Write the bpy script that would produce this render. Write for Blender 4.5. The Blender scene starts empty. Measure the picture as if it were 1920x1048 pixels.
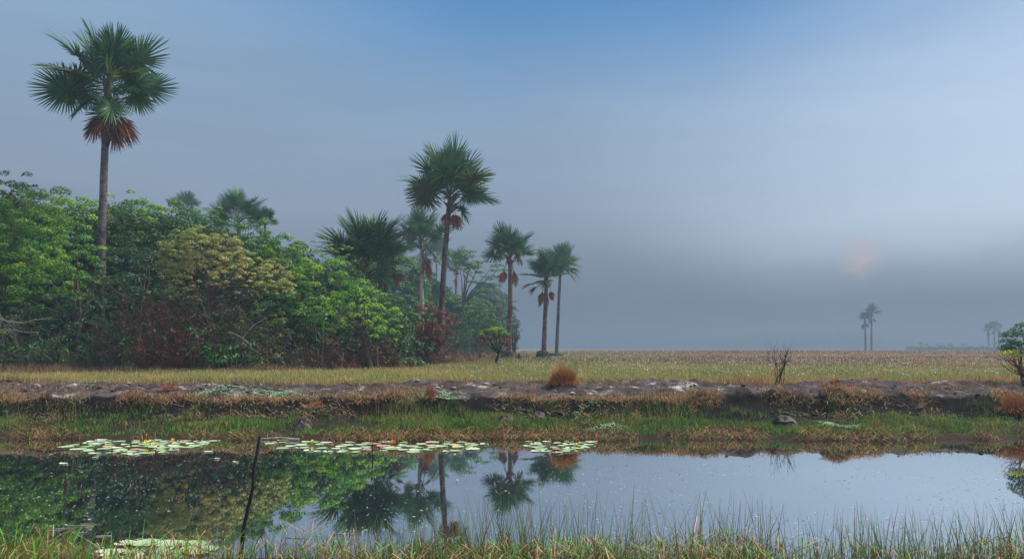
import bpy, math, random
import numpy as np
from math import radians as R, sin, cos, pi
rng = np.random.default_rng(7)
random.seed(7)
S = bpy.context.scene
col = S.collection
F = 1440.0
PITCH = math.atan(128 / F)
CZ = 2.5
PLAIN = .85

# ---------------------------------------------------------------- helpers
def raydir(px, py):
    x = (px - 960) / F; y = (524 - py) / F
    return np.array([x, cos(PITCH) - y * sin(PITCH), sin(PITCH) + y * cos(PITCH)])

def at(px, py, Y):
    d = raydir(px, py); t = Y / d[1]
    return np.array([d[0] * t, Y, CZ + d[2] * t])

def on(px, py, z):
    d = raydir(px, py); t = (z - CZ) / d[2]
    return np.array([d[0] * t, d[1] * t, z])

def tag(o, label=None, cat=None, group=None, kind=None):
    if label: o['label'] = label
    if cat: o['category'] = cat
    if group: o['group'] = group
    if kind: o['kind'] = kind
    return o

def empty(name, loc, rz=0, **k):
    o = bpy.data.objects.new(name, None); col.objects.link(o)
    o.empty_display_size = .3
    o.location = [float(v) for v in loc]; o.rotation_euler = (0, 0, rz)
    return tag(o, **k)

def mesh(name, V, T, mat, rnd=None, C=None, smooth=False):
    """triangles; rnd = per-vertex float, C = per-vertex rgb"""
    V = np.ascontiguousarray(V, np.float32); T = np.ascontiguousarray(T, np.int32)
    me = bpy.data.meshes.new(name)
    me.vertices.add(len(V)); me.vertices.foreach_set('co', V.ravel())
    me.loops.add(T.size); me.loops.foreach_set('vertex_index', T.ravel())
    me.polygons.add(len(T)); me.polygons.foreach_set('loop_start', np.arange(0, T.size, T.shape[1], dtype=np.int32))
    me.polygons.foreach_set('loop_total', np.full(len(T), T.shape[1], np.int32))
    if smooth: me.polygons.foreach_set('use_smooth', np.ones(len(T), bool))
    if rnd is not None:
        a = me.attributes.new('rnd', 'FLOAT', 'POINT'); a.data.foreach_set('value', np.ascontiguousarray(rnd, np.float32))
    if C is not None:
        a = me.attributes.new('tone', 'FLOAT_COLOR', 'POINT')
        c4 = np.ones((len(V), 4), np.float32); c4[:, :3] = C; a.data.foreach_set('color', c4.ravel())
    me.materials.append(mat); me.update(calc_edges=True)
    return me

def obj(name, me, parent=None, loc=None):
    o = bpy.data.objects.new(name, me); col.objects.link(o)
    if parent: o.parent = parent
    if loc is not None: o.location = [float(v) for v in loc]
    return o

class Acc:
    def __init__(s): s.V = []; s.T = []; s.r = []; s.n = 0
    def add(s, V, T, r=None):
        s.V.append(V); s.T.append(np.asarray(T) + s.n); s.n += len(V)
        s.r.append(np.full(len(V), rng.random()) if r is None else (np.full(len(V), r) if np.isscalar(r) else r))
    def mesh(s, name, mat, smooth=False, off=(0, 0, 0)):
        V = np.concatenate(s.V) - np.asarray(off)
        return mesh(name, V, np.concatenate(s.T), mat, np.concatenate(s.r), smooth=smooth)

def tube(P, rad, k=6):
    P = np.asarray(P, float); n = len(P); rad = np.broadcast_to(rad, n)
    d = np.gradient(P, axis=0); d /= np.linalg.norm(d, axis=1)[:, None] + 1e-9
    ref = np.array([.31, .17, .93]) if abs(d[0][2]) < .8 else np.array([.9, .3, .1])
    u = np.cross(d, ref); u /= np.linalg.norm(u, axis=1)[:, None] + 1e-9
    w = np.cross(d, u)
    a = np.arange(k) * 2 * pi / k
    V = (P[:, None] + rad[:, None, None] * (u[:, None] * np.cos(a)[None, :, None] + w[:, None] * np.sin(a)[None, :, None])).reshape(-1, 3)
    i = np.arange(n - 1)[:, None] * k; j = np.arange(k)[None]; jn = (j + 1) % k
    a0 = (i + j).ravel(); b0 = (i + jn).ravel(); c0 = a0 + k; d0 = b0 + k
    T = np.concatenate([np.stack([a0, b0, d0], 1), np.stack([a0, d0, c0], 1)])
    return V, T

def hsh(i, j, k=0):
    n = (i * 374761393 + j * 668265263 + k * 2147483647 // 7) & 0xffffffff
    n = ((n ^ (n >> 13)) * 1274126177) & 0xffffffff
    return ((n ^ (n >> 16)) & 0xffff) / 65535.0

def vnoise(x, y, seed=0):
    x = np.asarray(x, float); y = np.asarray(y, float)
    xi = np.floor(x).astype(np.int64); yi = np.floor(y).astype(np.int64)
    fx = x - xi; fy = y - yi; fx = fx * fx * (3 - 2 * fx); fy = fy * fy * (3 - 2 * fy)
    a = hsh(xi, yi, seed); b = hsh(xi + 1, yi, seed); c = hsh(xi, yi + 1, seed); d = hsh(xi + 1, yi + 1, seed)
    return (a * (1 - fx) + b * fx) * (1 - fy) + (c * (1 - fx) + d * fx) * fy

def fbm(x, y, s=1., o=4, seed=0):
    v = 0; a = .5; t = 0
    for k in range(o):
        v = v + a * vnoise(np.asarray(x) * s + k * 17.3, np.asarray(y) * s - k * 9.1, seed + k); t += a; a *= .5; s *= 2.03
    return v / t

def ss(a, b, x):
    t = np.clip((np.asarray(x, float) - a) / (b - a), 0, 1); return t * t * (3 - 2 * t)

# ---------------------------------------------------------------- terrain
PY = [-1e4, 0, 4, 6.5, 8.6, 9.3, 10, 12, 19.3, 21.0, 21.35, 21.6, 22.3, 24.0, 24.6, 25.1, 25.85, 26.6, 28, 31, 33, 35, 1e5]
PZ = [.85, .85, .7, .35, .10, .0, -.3, -.75, -.75, -.25, -.02, .10, .16, .24, .31, .46, .82, .90, .93, .96, .90, .84, .85]
def shore(x): return (fbm(x, x * 0, .55, 4, 3) - .5) * 1.3 + (fbm(x, x * 0, .12, 2, 8) - .5) * 1.2 - .014 * np.clip(x, -40, 40)
def lip(x): return (fbm(x, x * 0 + 4, .45, 5, 5) - .5) * 2.2 + (fbm(x, x * 0 + 1, 2.1, 3, 6) - .5) * .5
def ground_z(x, y):
    x = np.asarray(x, float); y = np.asarray(y, float)
    near = (fbm(x, x * 0 + 9, .6, 3, 11) - .5) * .9
    sh = near * (1 - ss(11, 15, y)) + (shore(x) * (1 - ss(21.6, 24.5, y)) + lip(x) * ss(21.6, 24.5, y) * (1 - ss(27, 32, y))) * ss(11, 15, y)
    z = np.interp(y - sh, PY, PZ)
    crust = ss(25.6, 26.2, y - sh) * (1 - ss(32, 35.5, y))
    z = z + crust * ((fbm(x, y * 1.5, .30, 4, 21) - .5) * .50 + (fbm(x, y, 1.7, 4, 25) - .5) * .34
                     + np.abs(fbm(x, y * 1.6, .9, 3, 27) - .5) * .42)
    face = ss(21.5, 21.85, y - sh) * (1 - ss(25.8, 26.4, y - sh))
    z = z + face * (fbm(x, y, 1.4, 4, 31) - .5) * .30
    z = z + ss(36, 60, y) * (fbm(x, y, .06, 3, 41) - .5) * .12
    return z

def lin(c):
    c = np.asarray(c, float) / 255.; return np.where(c <= .04045, c / 12.92, ((c + .055) / 1.055) ** 2.4)

# ---------------------------------------------------------------- materials
def newmat(name):
    m = bpy.data.materials.new(name); m.use_nodes = True
    nt = m.node_tree; nt.nodes.clear()
    o = nt.nodes.new('ShaderNodeOutputMaterial')
    return m, nt, o
def N(nt, t, **k):
    n = nt.nodes.new(t)
    for a, b in k.items():
        if hasattr(n, a): setattr(n, a, b)
    return n
def ramp(nt, stops, src, interp='LINEAR'):
    r = nt.nodes.new('ShaderNodeValToRGB'); r.color_ramp.interpolation = interp
    e = r.color_ramp.elements
    while len(e) < len(stops): e.new(.5)
    for i, (p, c) in enumerate(stops):
        e[i].position = p; e[i].color = (*c, 1) if len(c) == 3 else c
    nt.links.new(src, r.inputs[0]); return r.outputs[0]
def attr(nt, name, out='Fac'):
    a = nt.nodes.new('ShaderNodeAttribute'); a.attribute_name = name; return a.outputs[out]
def noise(nt, scale, detail=4, src=None, rough=.6, mapscale=None):
    n = nt.nodes.new('ShaderNodeTexNoise'); n.inputs['Scale'].default_value = scale
    n.inputs['Detail'].default_value = detail; n.inputs['Roughness'].default_value = rough
    t = nt.nodes.new('ShaderNodeTexCoord'); s = t.outputs['Object']
    if mapscale:
        mp = nt.nodes.new('ShaderNodeMapping'); mp.inputs['Scale'].default_value = mapscale
        nt.links.new(s, mp.inputs[0]); s = mp.outputs[0]
    nt.links.new(s, n.inputs['Vector']); return n.outputs[0]
def mixc(nt, f, a, b, mode='MIX'):
    m = nt.nodes.new('ShaderNodeMix'); m.data_type = 'RGBA'; m.blend_type = mode
    for s, v in ((0, f), (6, a), (7, b)):
        if hasattr(v, 'is_output') or isinstance(v, bpy.types.NodeSocket): nt.links.new(v, m.inputs[s])
        elif s == 0: m.inputs[s].default_value = v
        else: m.inputs[s].default_value = (*v, 1)
    return m.outputs[2]
def math_(nt, op, a, b=0.):
    m = nt.nodes.new('ShaderNodeMath'); m.operation = op
    for i, v in enumerate((a, b)):
        if isinstance(v, bpy.types.NodeSocket): nt.links.new(v, m.inputs[i])
        else: m.inputs[i].default_value = v
    return m.outputs[0]
def bump(nt, h, dist, strength=1.):
    b = nt.nodes.new('ShaderNodeBump'); b.inputs['Distance'].default_value = dist; b.inputs['Strength'].default_value = strength
    nt.links.new(h, b.inputs['Height']); return b.outputs[0]
def princ(nt, o, color, rough=.8, normal=None, spec=.3):
    p = nt.nodes.new('ShaderNodeBsdfPrincipled')
    if isinstance(color, bpy.types.NodeSocket): nt.links.new(color, p.inputs['Base Color'])
    else: p.inputs['Base Color'].default_value = (*color, 1)
    if isinstance(rough, bpy.types.NodeSocket): nt.links.new(rough, p.inputs['Roughness'])
    else: p.inputs['Roughness'].default_value = rough
    p.inputs['Specular IOR Level'].default_value = spec
    if normal: nt.links.new(normal, p.inputs['Normal'])
    if o: nt.links.new(p.outputs[0], o.inputs[0])
    return p

def leafmat(name, stops, transl=.3, rough=.55, patch=None, pscale=.35):
    """leaf colour per leaf (rnd) plus broad natural patches of another leaf colour"""
    m, nt, o = newmat(name)
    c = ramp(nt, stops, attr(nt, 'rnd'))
    if patch:
        f = ramp(nt, [(.42, (0, 0, 0)), (.62, (1, 1, 1))], noise(nt, pscale, 2))
        c = mixc(nt, f, c, patch)
    p = princ(nt, None, c, rough, spec=.25)
    t = nt.nodes.new('ShaderNodeBsdfTranslucent'); nt.links.new(c, t.inputs[0])
    mx = nt.nodes.new('ShaderNodeMixShader'); mx.inputs[0].default_value = transl
    nt.links.new(p.outputs[0], mx.inputs[1]); nt.links.new(t.outputs[0], mx.inputs[2]); nt.links.new(mx.outputs[0], o.inputs[0])
    return m
def tonemat(name, transl=.25, rough=.7):
    m, nt, o = newmat(name)
    c = attr(nt, 'tone', 'Color')
    p = princ(nt, None, c, rough, spec=.2)
    t = nt.nodes.new('ShaderNodeBsdfTranslucent'); nt.links.new(c, t.inputs[0])
    mx = nt.nodes.new('ShaderNodeMixShader'); mx.inputs[0].default_value = transl
    nt.links.new(p.outputs[0], mx.inputs[1]); nt.links.new(t.outputs[0], mx.inputs[2]); nt.links.new(mx.outputs[0], o.inputs[0])
    return m
def barkmat(name, a, b, ring=False, scale=6):
    m, nt, o = newmat(name); ring_ = ring
    n1 = noise(nt, scale, 5, mapscale=(1, 1, .35) if not ring else (.6, .6, 2.2))
    n2 = noise(nt, .8, 3)
    c = mixc(nt, ramp(nt, [(.35, (0, 0, 0)), (.65, (1, 1, 1))], n1), a, b)
    c = mixc(nt, ramp(nt, [(.45, (0, 0, 0)), (.7, (.6, .6, .6))], n2), c, tuple(np.array(b) * 1.5))
    if ring_: c = mixc(nt, ramp(nt, [(.50, (0, 0, 0)), (.58, (.8, .8, .8))], noise(nt, 1.6, 5, mapscale=(1, 1, .5))), c, tuple(np.array(a) * .5))
    princ(nt, o, c, .9, bump(nt, n1, .05), .1)
    return m

M = {}
M['fresh'] = leafmat('fresh_leaf', [(0, (.04, .11, .010)), (.45, (.11, .25, .018)), (.8, (.26, .42, .03)), (1, (.48, .56, .05))], patch=(.045, .17, .028))
M['lime'] = leafmat('lime_leaf', [(0, (.06, .16, .014)), (.5, (.18, .34, .022)), (.85, (.34, .50, .035)), (1, (.52, .60, .07))], patch=(.075, .24, .02))
M['mid'] = leafmat('mid_leaf', [(0, (.03, .10, .02)), (.5, (.065, .18, .022)), (.85, (.12, .27, .03)), (1, (.18, .32, .05))], patch=(.03, .13, .03))
M['dark'] = leafmat('dark_leaf', [(0, (.014, .05, .018)), (.5, (.028, .085, .028)), (.85, (.045, .12, .034)), (1, (.09, .18, .05))], patch=(.04, .08, .03))
M['blue'] = leafmat('bluish_leaf', [(0, (.018, .07, .035)), (.5, (.035, .115, .05)), (1, (.07, .17, .07))])
M['cream'] = leafmat('cream_leaf', [(0, (.13, .11, .03)), (.4, (.32, .27, .10)), (.8, (.56, .48, .21)), (1, (.72, .64, .35))], patch=(.24, .29, .08), pscale=.22)
M['olive'] = leafmat('olive_leaf', [(0, (.10, .10, .03)), (.5, (.22, .22, .06)), (1, (.38, .36, .12))], patch=(.12, .2, .04))
M['russet'] = leafmat('russet_leaf', [(0, (.04, .014, .010)), (.5, (.10, .028, .017)), (.85, (.19, .05, .025)), (1, (.36, .085, .035))])
M['maroon'] = leafmat('maroon_leaf', [(0, (.06, .02, .022)), (.5, (.13, .036, .038)), (1, (.26, .06, .055))])
M['brown'] = leafmat('brown_leaf', [(0, (.05, .035, .022)), (.5, (.10, .07, .045)), (1, (.19, .13, .07))], patch=(.05, .09, .03))
M['yellow'] = leafmat('yellow_leaf', [(0, (.35, .42, .03)), (1, (.72, .66, .05))])
M['herb'] = leafmat('herb_leaf', [(0, (.03, .12, .03)), (.7, (.06, .2, .04)), (1, (.20, .38, .06))])
M['frond'] = leafmat('palm_frond', [(0, (.022, .075, .032)), (.5, (.042, .125, .048)), (1, (.085, .19, .06))], transl=.22, rough=.45)
M['frond_olive'] = leafmat('old_palm_frond', [(0, (.04, .075, .02)), (.5, (.07, .11, .03)), (1, (.12, .13, .04))], transl=.22)
M['frond_young'] = leafmat('young_palm_frond', [(0, (.13, .19, .03)), (.5, (.22, .28, .05)), (1, (.40, .38, .10))], transl=.25)
M['frond_dead'] = leafmat('dead_palm_frond', [(0, (.10, .035, .02)), (.5, (.22, .07, .035)), (1, (.38, .15, .07))], transl=.15, rough=.8)
M['palmbark'] = barkmat('palm_bark', (.04, .034, .038), (.12, .105, .11), True, 3)
M['palmbark_dark'] = barkmat('dark_palm_bark', (.022, .018, .017), (.12, .10, .09), True, 5)
M['palmbark_brown'] = barkmat('brown_palm_bark', (.06, .042, .036), (.14, .10, .085), True, 3)
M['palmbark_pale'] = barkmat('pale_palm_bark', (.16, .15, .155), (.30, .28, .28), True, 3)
M['bark'] = barkmat('bark', (.035, .028, .024), (.10, .08, .07))
M['bark_pale'] = barkmat('pale_bark', (.10, .09, .08), (.27, .25, .225))
M['twig'] = barkmat('twig_bark', (.04, .032, .030), (.13, .10, .09))
M['twig_red'] = barkmat('red_twig_bark', (.06, .026, .020), (.17, .075, .055))
M['charred'] = barkmat('charred_wood', (.006, .005, .006), (.03, .026, .028))
M['peat'] = barkmat('peat_mound_soil', (.010, .009, .010), (.035, .03, .032), scale=3)
M['clod'] = barkmat('clod_soil', (.02, .018, .018), (.10, .085, .085), scale=5)
M['grass'] = tonemat('grass_blades')
M['straw'] = tonemat('straw_blades', .1, .85)

# ground: bare crust, peat face, grassy soil; zones follow real position of the bank
def ground_material():
    m, nt, o = newmat('ground_soil')
    geo = nt.nodes.new('ShaderNodeNewGeometry')
    c = attr(nt, 'tone', 'Color')
    n1 = noise(nt, 1.3, 8, rough=.7, mapscale=(1, .55, 1)); n2 = noise(nt, 7, 6, rough=.7); n3 = noise(nt, .35, 4)
    crust = attr(nt, 'rnd')                     # 1 on the bare ashen crust
    ash = ramp(nt, [(.32, (.020, .016, .020)), (.44, (.034, .028, .030)), (.53, (.058, .047, .049)), (.60, (.10, .083, .085)), (.66, (.38, .33, .33)), (.75, (.52, .47, .47))], n1)
    ash = mixc(nt, ramp(nt, [(.52, (0, 0, 0)), (.66, (1, 1, 1))], n3), ash, (.075, .058, .058))
    ash = mixc(nt, ramp(nt, [(.3, (1, 1, 1)), (.5, (0, 0, 0))], n2), ash, (.03, .024, .026))
    c2 = mixc(nt, crust, c, ash)
    c2 = mixc(nt, .45, c2, mixc(nt, n2, (.25, .25, .25), (1.6, 1.6, 1.6)), 'MULTIPLY')
    hm = math_(nt, 'ADD', n1, math_(nt, 'MULTIPLY', n2, .35))
    princ(nt, o, c2, .95, bump(nt, hm, .12), .08)
    return m
M['ground'] = ground_material()

def build_ground():
    ys = np.concatenate([np.arange(-60, -4, 6), np.arange(-4, 8, .5), np.arange(8, 12, .12), np.arange(12, 19.5, .6), np.arange(19.5, 36, .085),
                         36 + (np.linspace(0, 1, 90) ** 2.6) * 1664])
    us = np.linspace(-1, 1, 761); us = np.sign(us) * (np.abs(us) * .45 + np.abs(us) ** 3 * .55)
    W = 62 + np.clip(ys - 20, 0, None) * 1.15
    X = us[None] * W[:, None]; Y = np.repeat(ys[:, None], len(us), 1)
    Z = ground_z(X, Y)
    V = np.stack([X, Y, Z], 2).reshape(-1, 3)
    n = len(us); i = np.arange(len(ys) - 1)[:, None] * n + np.arange(n - 1)[None]; i = i.ravel()
    Q = np.stack([i, i + 1, i + 1 + n, i + n], 1)
    x, y = X.ravel(), Y.ravel()
    yl = y - lip(x)
    peat = np.array([.006, .005, .006]); soil = np.array([.018, .015, .011])
    C = np.tile(soil, (len(x), 1))
    fc = (ss(24.0, 24.5, yl) * (1 - ss(25.9, 26.2, yl)))[:, None]
    C = C * (1 - fc) + peat * fc
    sm = (y < 22.0)[:, None] & (y > 9)[:, None]; C = np.where(sm, np.array([.03, .022, .016]), C)
    fld = field_tone(x, y)
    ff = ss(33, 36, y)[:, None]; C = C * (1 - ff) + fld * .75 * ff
    crust = ss(25.85, 26.1, yl) * (1 - ss(31.8, 33.6, y + (fbm(x, y, .5, 3, 77) - .5) * 3))
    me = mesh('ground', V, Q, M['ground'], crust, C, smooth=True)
    tag(obj('ground', me), kind='structure')

def field_tone(x, y):
    """colour of the sedges growing on the plain: straw and yellow-green near, green, then dull purple far off"""
    az = x / np.maximum(y, 1)
    straw = np.array([.36, .27, .10]); yg = np.array([.20, .225, .07]); green = np.array([.15, .20, .055]); purple = np.array([.17, .085, .085]); rus = np.array([.30, .15, .07])
    n = fbm(x, y * .6, .10, 4, 51); n2 = fbm(x, y, .5, 3, 52)
    right = ss(.05, .35, az)
    pt = fbm(x * .35, y, .045, 4, 55)
    c = yg[None] * np.ones((len(x), 1))
    def mx(c, k, f): f = np.clip(f, 0, 1)[:, None]; return c * (1 - f) + k * f
    c = mx(c, green, ss(.4, .6, n) * .9 + right * .4)
    c = mx(c, straw, ss(.5, .7, n2) * .7 * (1 - right * .4))
    c = mx(c, rus, (1 - ss(34.5, 38, y)) * (.35 + right * .5) * ss(.3, .6, n2 + .1))
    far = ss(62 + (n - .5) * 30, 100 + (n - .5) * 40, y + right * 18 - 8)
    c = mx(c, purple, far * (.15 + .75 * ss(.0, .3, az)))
    c = mx(c, np.array([.10, .11, .045]), ss(.52, .66, pt) * .6)
    c = mx(c, np.array([.33, .22, .12]), ss(.50, .36, pt) * .0 + (1 - ss(.30, .44, pt)) * .6)
    return c

# ---------------------------------------------------------------- blades
def blades(P, h, w, lean, C, droop=.3, thin=.55):
    """n blades: base P, height h, width w, lean (n,2) = horizontal offset of tip / h"""
    n = len(P); a = rng.random(n) * pi
    # face roughly across the line of sight but varied
    side = np.stack([np.cos(a * .8 - .4 * pi), np.sin(a * .8 - .4 * pi), np.zeros(n)], 1) * w[:, None] * .5
    L = np.stack([lean[:, 0], lean[:, 1], np.zeros(n)], 1) * h[:, None]
    up = np.zeros((n, 3)); up[:, 2] = h
    ln = np.sqrt((lean ** 2).sum(1))
    mid = P + L * .42 + up * .58
    tip = P + L * (1.0) + up * np.clip(1 - droop * ln ** 1.5, .05, 1)[:, None]
    V = np.stack([P - side, P + side, mid + side * thin, mid - side * thin, tip], 1).reshape(-1, 3)
    b = np.arange(n)[:, None] * 5
    T = (b[:, None] + np.array([[0, 1, 2], [0, 2, 3], [3, 2, 4]])[None]).reshape(-1, 3)
    return V, T, np.repeat(C, 5, 0)

def grass_obj(name, parts, mat='grass', **k):
    V = []; T = []; C = []; n = 0
    for v, t, c in parts: V.append(v); T.append(t + n); C.append(c); n += len(v)
    o = obj(name, mesh(name, np.concatenate(V), np.concatenate(T), M[mat], None, np.concatenate(C)))
    return tag(o, **k)

def vary(c, n, s=.3):
    return np.clip(np.asarray(c)[None] * (1 + (rng.random((n, 1)) - .5) * 2 * s) * (1 + (rng.random((n, 3)) - .5) * .25), 0, 1)
def varyc(C, s=.3):
    n = len(C); return np.clip(C * (1 + (rng.random((n, 1)) - .5) * 2 * s) * (1 + (rng.random((n, 3)) - .5) * .25), 0, 1)

def scatter(n, x0, x1, y0, y1, keep=None):
    x = rng.uniform(x0, x1, n); y = rng.uniform(y0, y1, n)
    if keep is not None:
        k = rng.random(n) < keep(x, y); x, y = x[k], y[k]
    return x, y
def pos(x, y, dz=-.01): return np.stack([x, y, ground_z(x, y) + dz], 1)
def lean(n, s): return rng.normal(0, s, (n, 2))

def build_grass():
    # plain: three rings, the same plants sampled more thinly with distance
    parts = []
    for (n, y0, y1, h0, w0) in ((190000, 32.0, 52, .34, .022), (120000, 52, 90, .36, .045), (90000, 90, 190, .40, .11), (45000, 190, 420, .5, .32)):
        y = y0 * (y1 / y0) ** rng.random(n); x = rng.uniform(-1, 1, n) * (y * .74 + 4)
        k = (y > 33.3 + (fbm(x, y, .5, 3, 77) - .5) * 3.0) | (rng.random(n) < .02)
        x, y = x[k], y[k]; n = len(x)
        cl = fbm(x, y, .9, 3, 61)
        k = rng.random(n) < .35 + 1.1 * cl; x, y, cl = x[k], y[k], cl[k]; n = len(x)
        h = h0 * (.35 + 1.0 * cl) * (.65 + .8 * fbm(x * .5, y, .12, 3, 63)) * rng.uniform(.6, 1.25, n)
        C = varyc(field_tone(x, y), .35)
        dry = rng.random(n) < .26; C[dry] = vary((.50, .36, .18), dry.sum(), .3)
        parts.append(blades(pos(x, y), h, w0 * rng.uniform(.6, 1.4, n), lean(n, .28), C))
    grass_obj('plain_grass', parts, kind='stuff', label='yellow-green sedge and straw grass covering the open flooded plain', cat='grass')
    # white bracts of the star sedge
    parts = []
    for (n, y0, y1, s) in ((2600, 34, 60, .075), (4200, 60, 120, .10), (2200, 120, 260, .13)):
        y = y0 * (y1 / y0) ** rng.random(n); x = rng.uniform(-.5, .74, n) * y
        az = x / y
        k = rng.random(n) < (.06 + .94 * ss(-.16, .25, az)) * (.25 + .9 * fbm(x, y, .3, 3, 71)) * (.35 + .65 * ss(36, 44, y)); x, y = x[k], y[k]; n = len(x)
        P = pos(x, y, .30) ; P[:, 2] += rng.random(n) * .14
        for q in range(3):
            L = rng.normal(0, .8, (n, 2)); hh = s * rng.uniform(.4, 1.4, n)
            parts.append(blades(P, hh, hh * .42, L, vary((.38, .40, .38), n, .3), 1.1))
        parts.append(blades(pos(x, y), P[:, 2] - ground_z(x, y), np.full(n, .012), lean(n, .02), vary((.2, .24, .08), n)))
    grass_obj('star_sedge_foliage', parts, kind='stuff', label='white star sedge bracts dotted through the plain grass', cat='sedge')
    # shelf turf
    n = 125000; x, y = scatter(n, -26, 26, 20.6, 25.9)
    ys_ = y - shore(x); yl = y - lip(x)
    den = ss(21.42, 21.75, ys_) * (1 - ss(24.3, 25.0, yl)) * ss(.40, .56, fbm(x, y, .8, 4, 81) + .03)
    face = ss(24.4, 24.9, yl) * (1 - ss(25.9, 26.1, yl)) * ss(.40, .58, fbm(x, y, 1.1, 3, 82)) * .55
    k = rng.random(n) < np.maximum(den, face); x, y, face = x[k], y[k], face[k]; n = len(x)
    tuft = fbm(x, y, 1.4, 3, 83)
    h = (.04 + .36 * tuft ** 1.8) * rng.uniform(.5, 1.35, n)
    g = np.array([.085, .19, .028]); g2 = np.array([.03, .09, .022]); dr = np.array([.22, .19, .06])
    nn = fbm(x, y, .35, 3, 84)[:, None]
    C = varyc(g * 1.15 * nn + g2 * (1 - nn), .6); d = rng.random(n) < .10 + .40 * ss(.45, .62, fbm(x, y, .7, 4, 85)); C[d] = vary(dr, d.sum(), .35)
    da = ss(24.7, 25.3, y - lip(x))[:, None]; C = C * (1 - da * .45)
    parts = [blades(pos(x, y), h, rng.uniform(.010, .024, n), lean(n, .42), C)]
    # sparse tall stems at the edge
    n = 5200; x, y = scatter(n, -26, 26, 21.4, 25.4, lambda x, y: ss(.45, .65, fbm(x, y, .7, 3, 88))); n = len(x)
    parts.append(blades(pos(x, y), rng.uniform(.22, .5, n), rng.uniform(.006, .012, n), lean(n, .22), varyc(np.where(rng.random((n, 1)) < .6, np.array([[.30, .20, .09]]), np.array([[.10, .17, .04]])), .3)))
    grass_obj('bank_turf_grass', parts, kind='stuff', label='short green turf and stems on the low shelf of the far bank', cat='grass')
    # straw hanging over the water edge, lip fringe, crust tufts
    parts = []
    n = 15000; x = rng.uniform(-26, 26, n); cl = fbm(x, x * 0, 1.1, 3, 91)
    k = rng.random(n) < ss(.40, .60, cl) ; x, cl = x[k], cl[k]; n = len(x)
    y = 21.46 + shore(x) + rng.normal(0, .10 + .45 * (cl - .3).clip(0, 1), n)
    P = pos(x, y, .0); P[:, 2] = np.maximum(P[:, 2], .0) + rng.random(n) ** 1.5 * .34 * (cl - .28).clip(0, 1)
    L = np.stack([rng.normal(0, 1.3, n), rng.normal(-.7, .8, n)], 1)
    hh = rng.uniform(.08, .30, n)
    parts.append(blades(P, hh, rng.uniform(.010, .024, n), L, varyc(np.where(rng.random((n, 1)) < .5, np.array([[.25, .14, .07]]), np.where(rng.random((n, 1)) < .6, np.array([[.06, .03, .018]]), np.array([[.10, .14, .035]]))), .6), .5))
    n = 30000; x = rng.uniform(-28, 28, n); cl = fbm(x, x * 0 + 3, .8, 3, 92); k = rng.random(n) < ss(.38, .6, cl); x, cl = x[k], cl[k]; n = len(x)
    y = 25.95 + lip(x) + rng.normal(0, .22, n)
    L = np.stack([rng.normal(0, .9, n), rng.normal(-.6, .7, n)], 1)
    parts.append(blades(pos(x, y), rng.uniform(.07, .30, n), rng.uniform(.010, .022, n), L, varyc(np.where(rng.random((n, 1)) < .75, np.array([[.26, .14, .08]]), np.array([[.14, .15, .05]])), .45), .7))
    # long straws fallen down the peat face
    n = 3400; x = rng.uniform(-28, 28, n); k = rng.random(n) < ss(.45, .62, fbm(x, x * 0 + 8, .5, 3, 93)); x = x[k]; n = len(x)
    y = 24.6 + lip(x) + rng.uniform(-.5, 1.3, n)
    L = np.stack([rng.normal(0, 2.2, n), rng.normal(-.5, 1.2, n)], 1)
    parts.append(blades(pos(x, y, .04), rng.uniform(.06, .22, n), np.full(n, .016), L, varyc(np.tile([[.27, .18, .115]], (n, 1)), .4), .4, .9))
    # brown tufts on the crust
    n = 75000; x, y = scatter(n, -30, 30, 26, 34.5, lambda x, y: ss(.50, .68, fbm(x, y * 1.3, .55, 4, 95))); n = len(x)
    parts.append(blades(pos(x, y), rng.uniform(.05, .24, n), rng.uniform(.008, .018, n), lean(n, .6), varyc(np.where(rng.random((n, 1)) < .7, np.array([[.22, .11, .065]]), np.array([[.15, .15, .05]])), .45)))
    grass_obj('dry_bank_grass', parts, 'straw', kind='stuff', label='brown straw and dry tufts matted along the far bank edges', cat='grass')
    # small pale green herbs
    A = []
    for (px, py, z, rx, ry, n) in ((480, 733, .98, 2.0, 1.3, 500), (400, 733, .95, .8, .8, 60), (540, 737, .95, .8, .8, 120), (1090, 742, .95, .8, 1.0, 60), (1290, 733, .95, 1.2, 1.5, 60), (1580, 793, .28, .6, .4, 420), (800, 770, .4, 1.0, .35, 300), (150, 724, .98, .6, .5, 60), (840, 770, .35, .4, .3, 90), (1130, 800, .2, 1.2, .5, 120)):
        c = on(px, py, z); x = c[0] + rng.normal(0, rx * .5, n); y = c[1] + rng.normal(0, ry * .5, n)
        for q in range(5):
            L = rng.normal(0, 1.0, (n, 2)); parts_c = vary((.26, .44, .25), n, .3)
            A.append(blades(pos(x, y, .0), rng.uniform(.02, .07, n), rng.uniform(.02, .035, n), L, parts_c, .7))
    grass_obj('pale_herb_leaves', A, kind='stuff', label='pale green rosettes spread in patches on the ashen bank', cat='herbs')
    # treeline fringe of dry grass
    parts = []
    n = 60000; px = rng.uniform(-60, 985, n); base = np.interp(px, [-60, 0, 400, 600, 760, 860, 990], [51, 51, 50, 55, 66, 82, 118])
    y = base * (1 + rng.normal(0, .035, n)); x = (px - 960) / F * y * 1.0
    cl = fbm(x, y, .35, 4, 97); k = rng.random(n) < ss(.3, .6, cl); x, y, cl = x[k], y[k], cl[k]; n = len(x)
    parts.append(blades(pos(x, y), rng.uniform(.3, 1.3, n) * (.2 + cl) * .75, rng.uniform(.015, .035, n) * y / 50, lean(n, .25), varyc(np.where(rng.random((n, 1)) < .65, np.array([[.15, .075, .05]]), np.array([[.24, .20, .11]])), .5)))
    grass_obj('tall_dry_grass', parts, 'straw', kind='stuff', label='tall russet dry grass standing along the foot of the forest', cat='grass')

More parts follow.
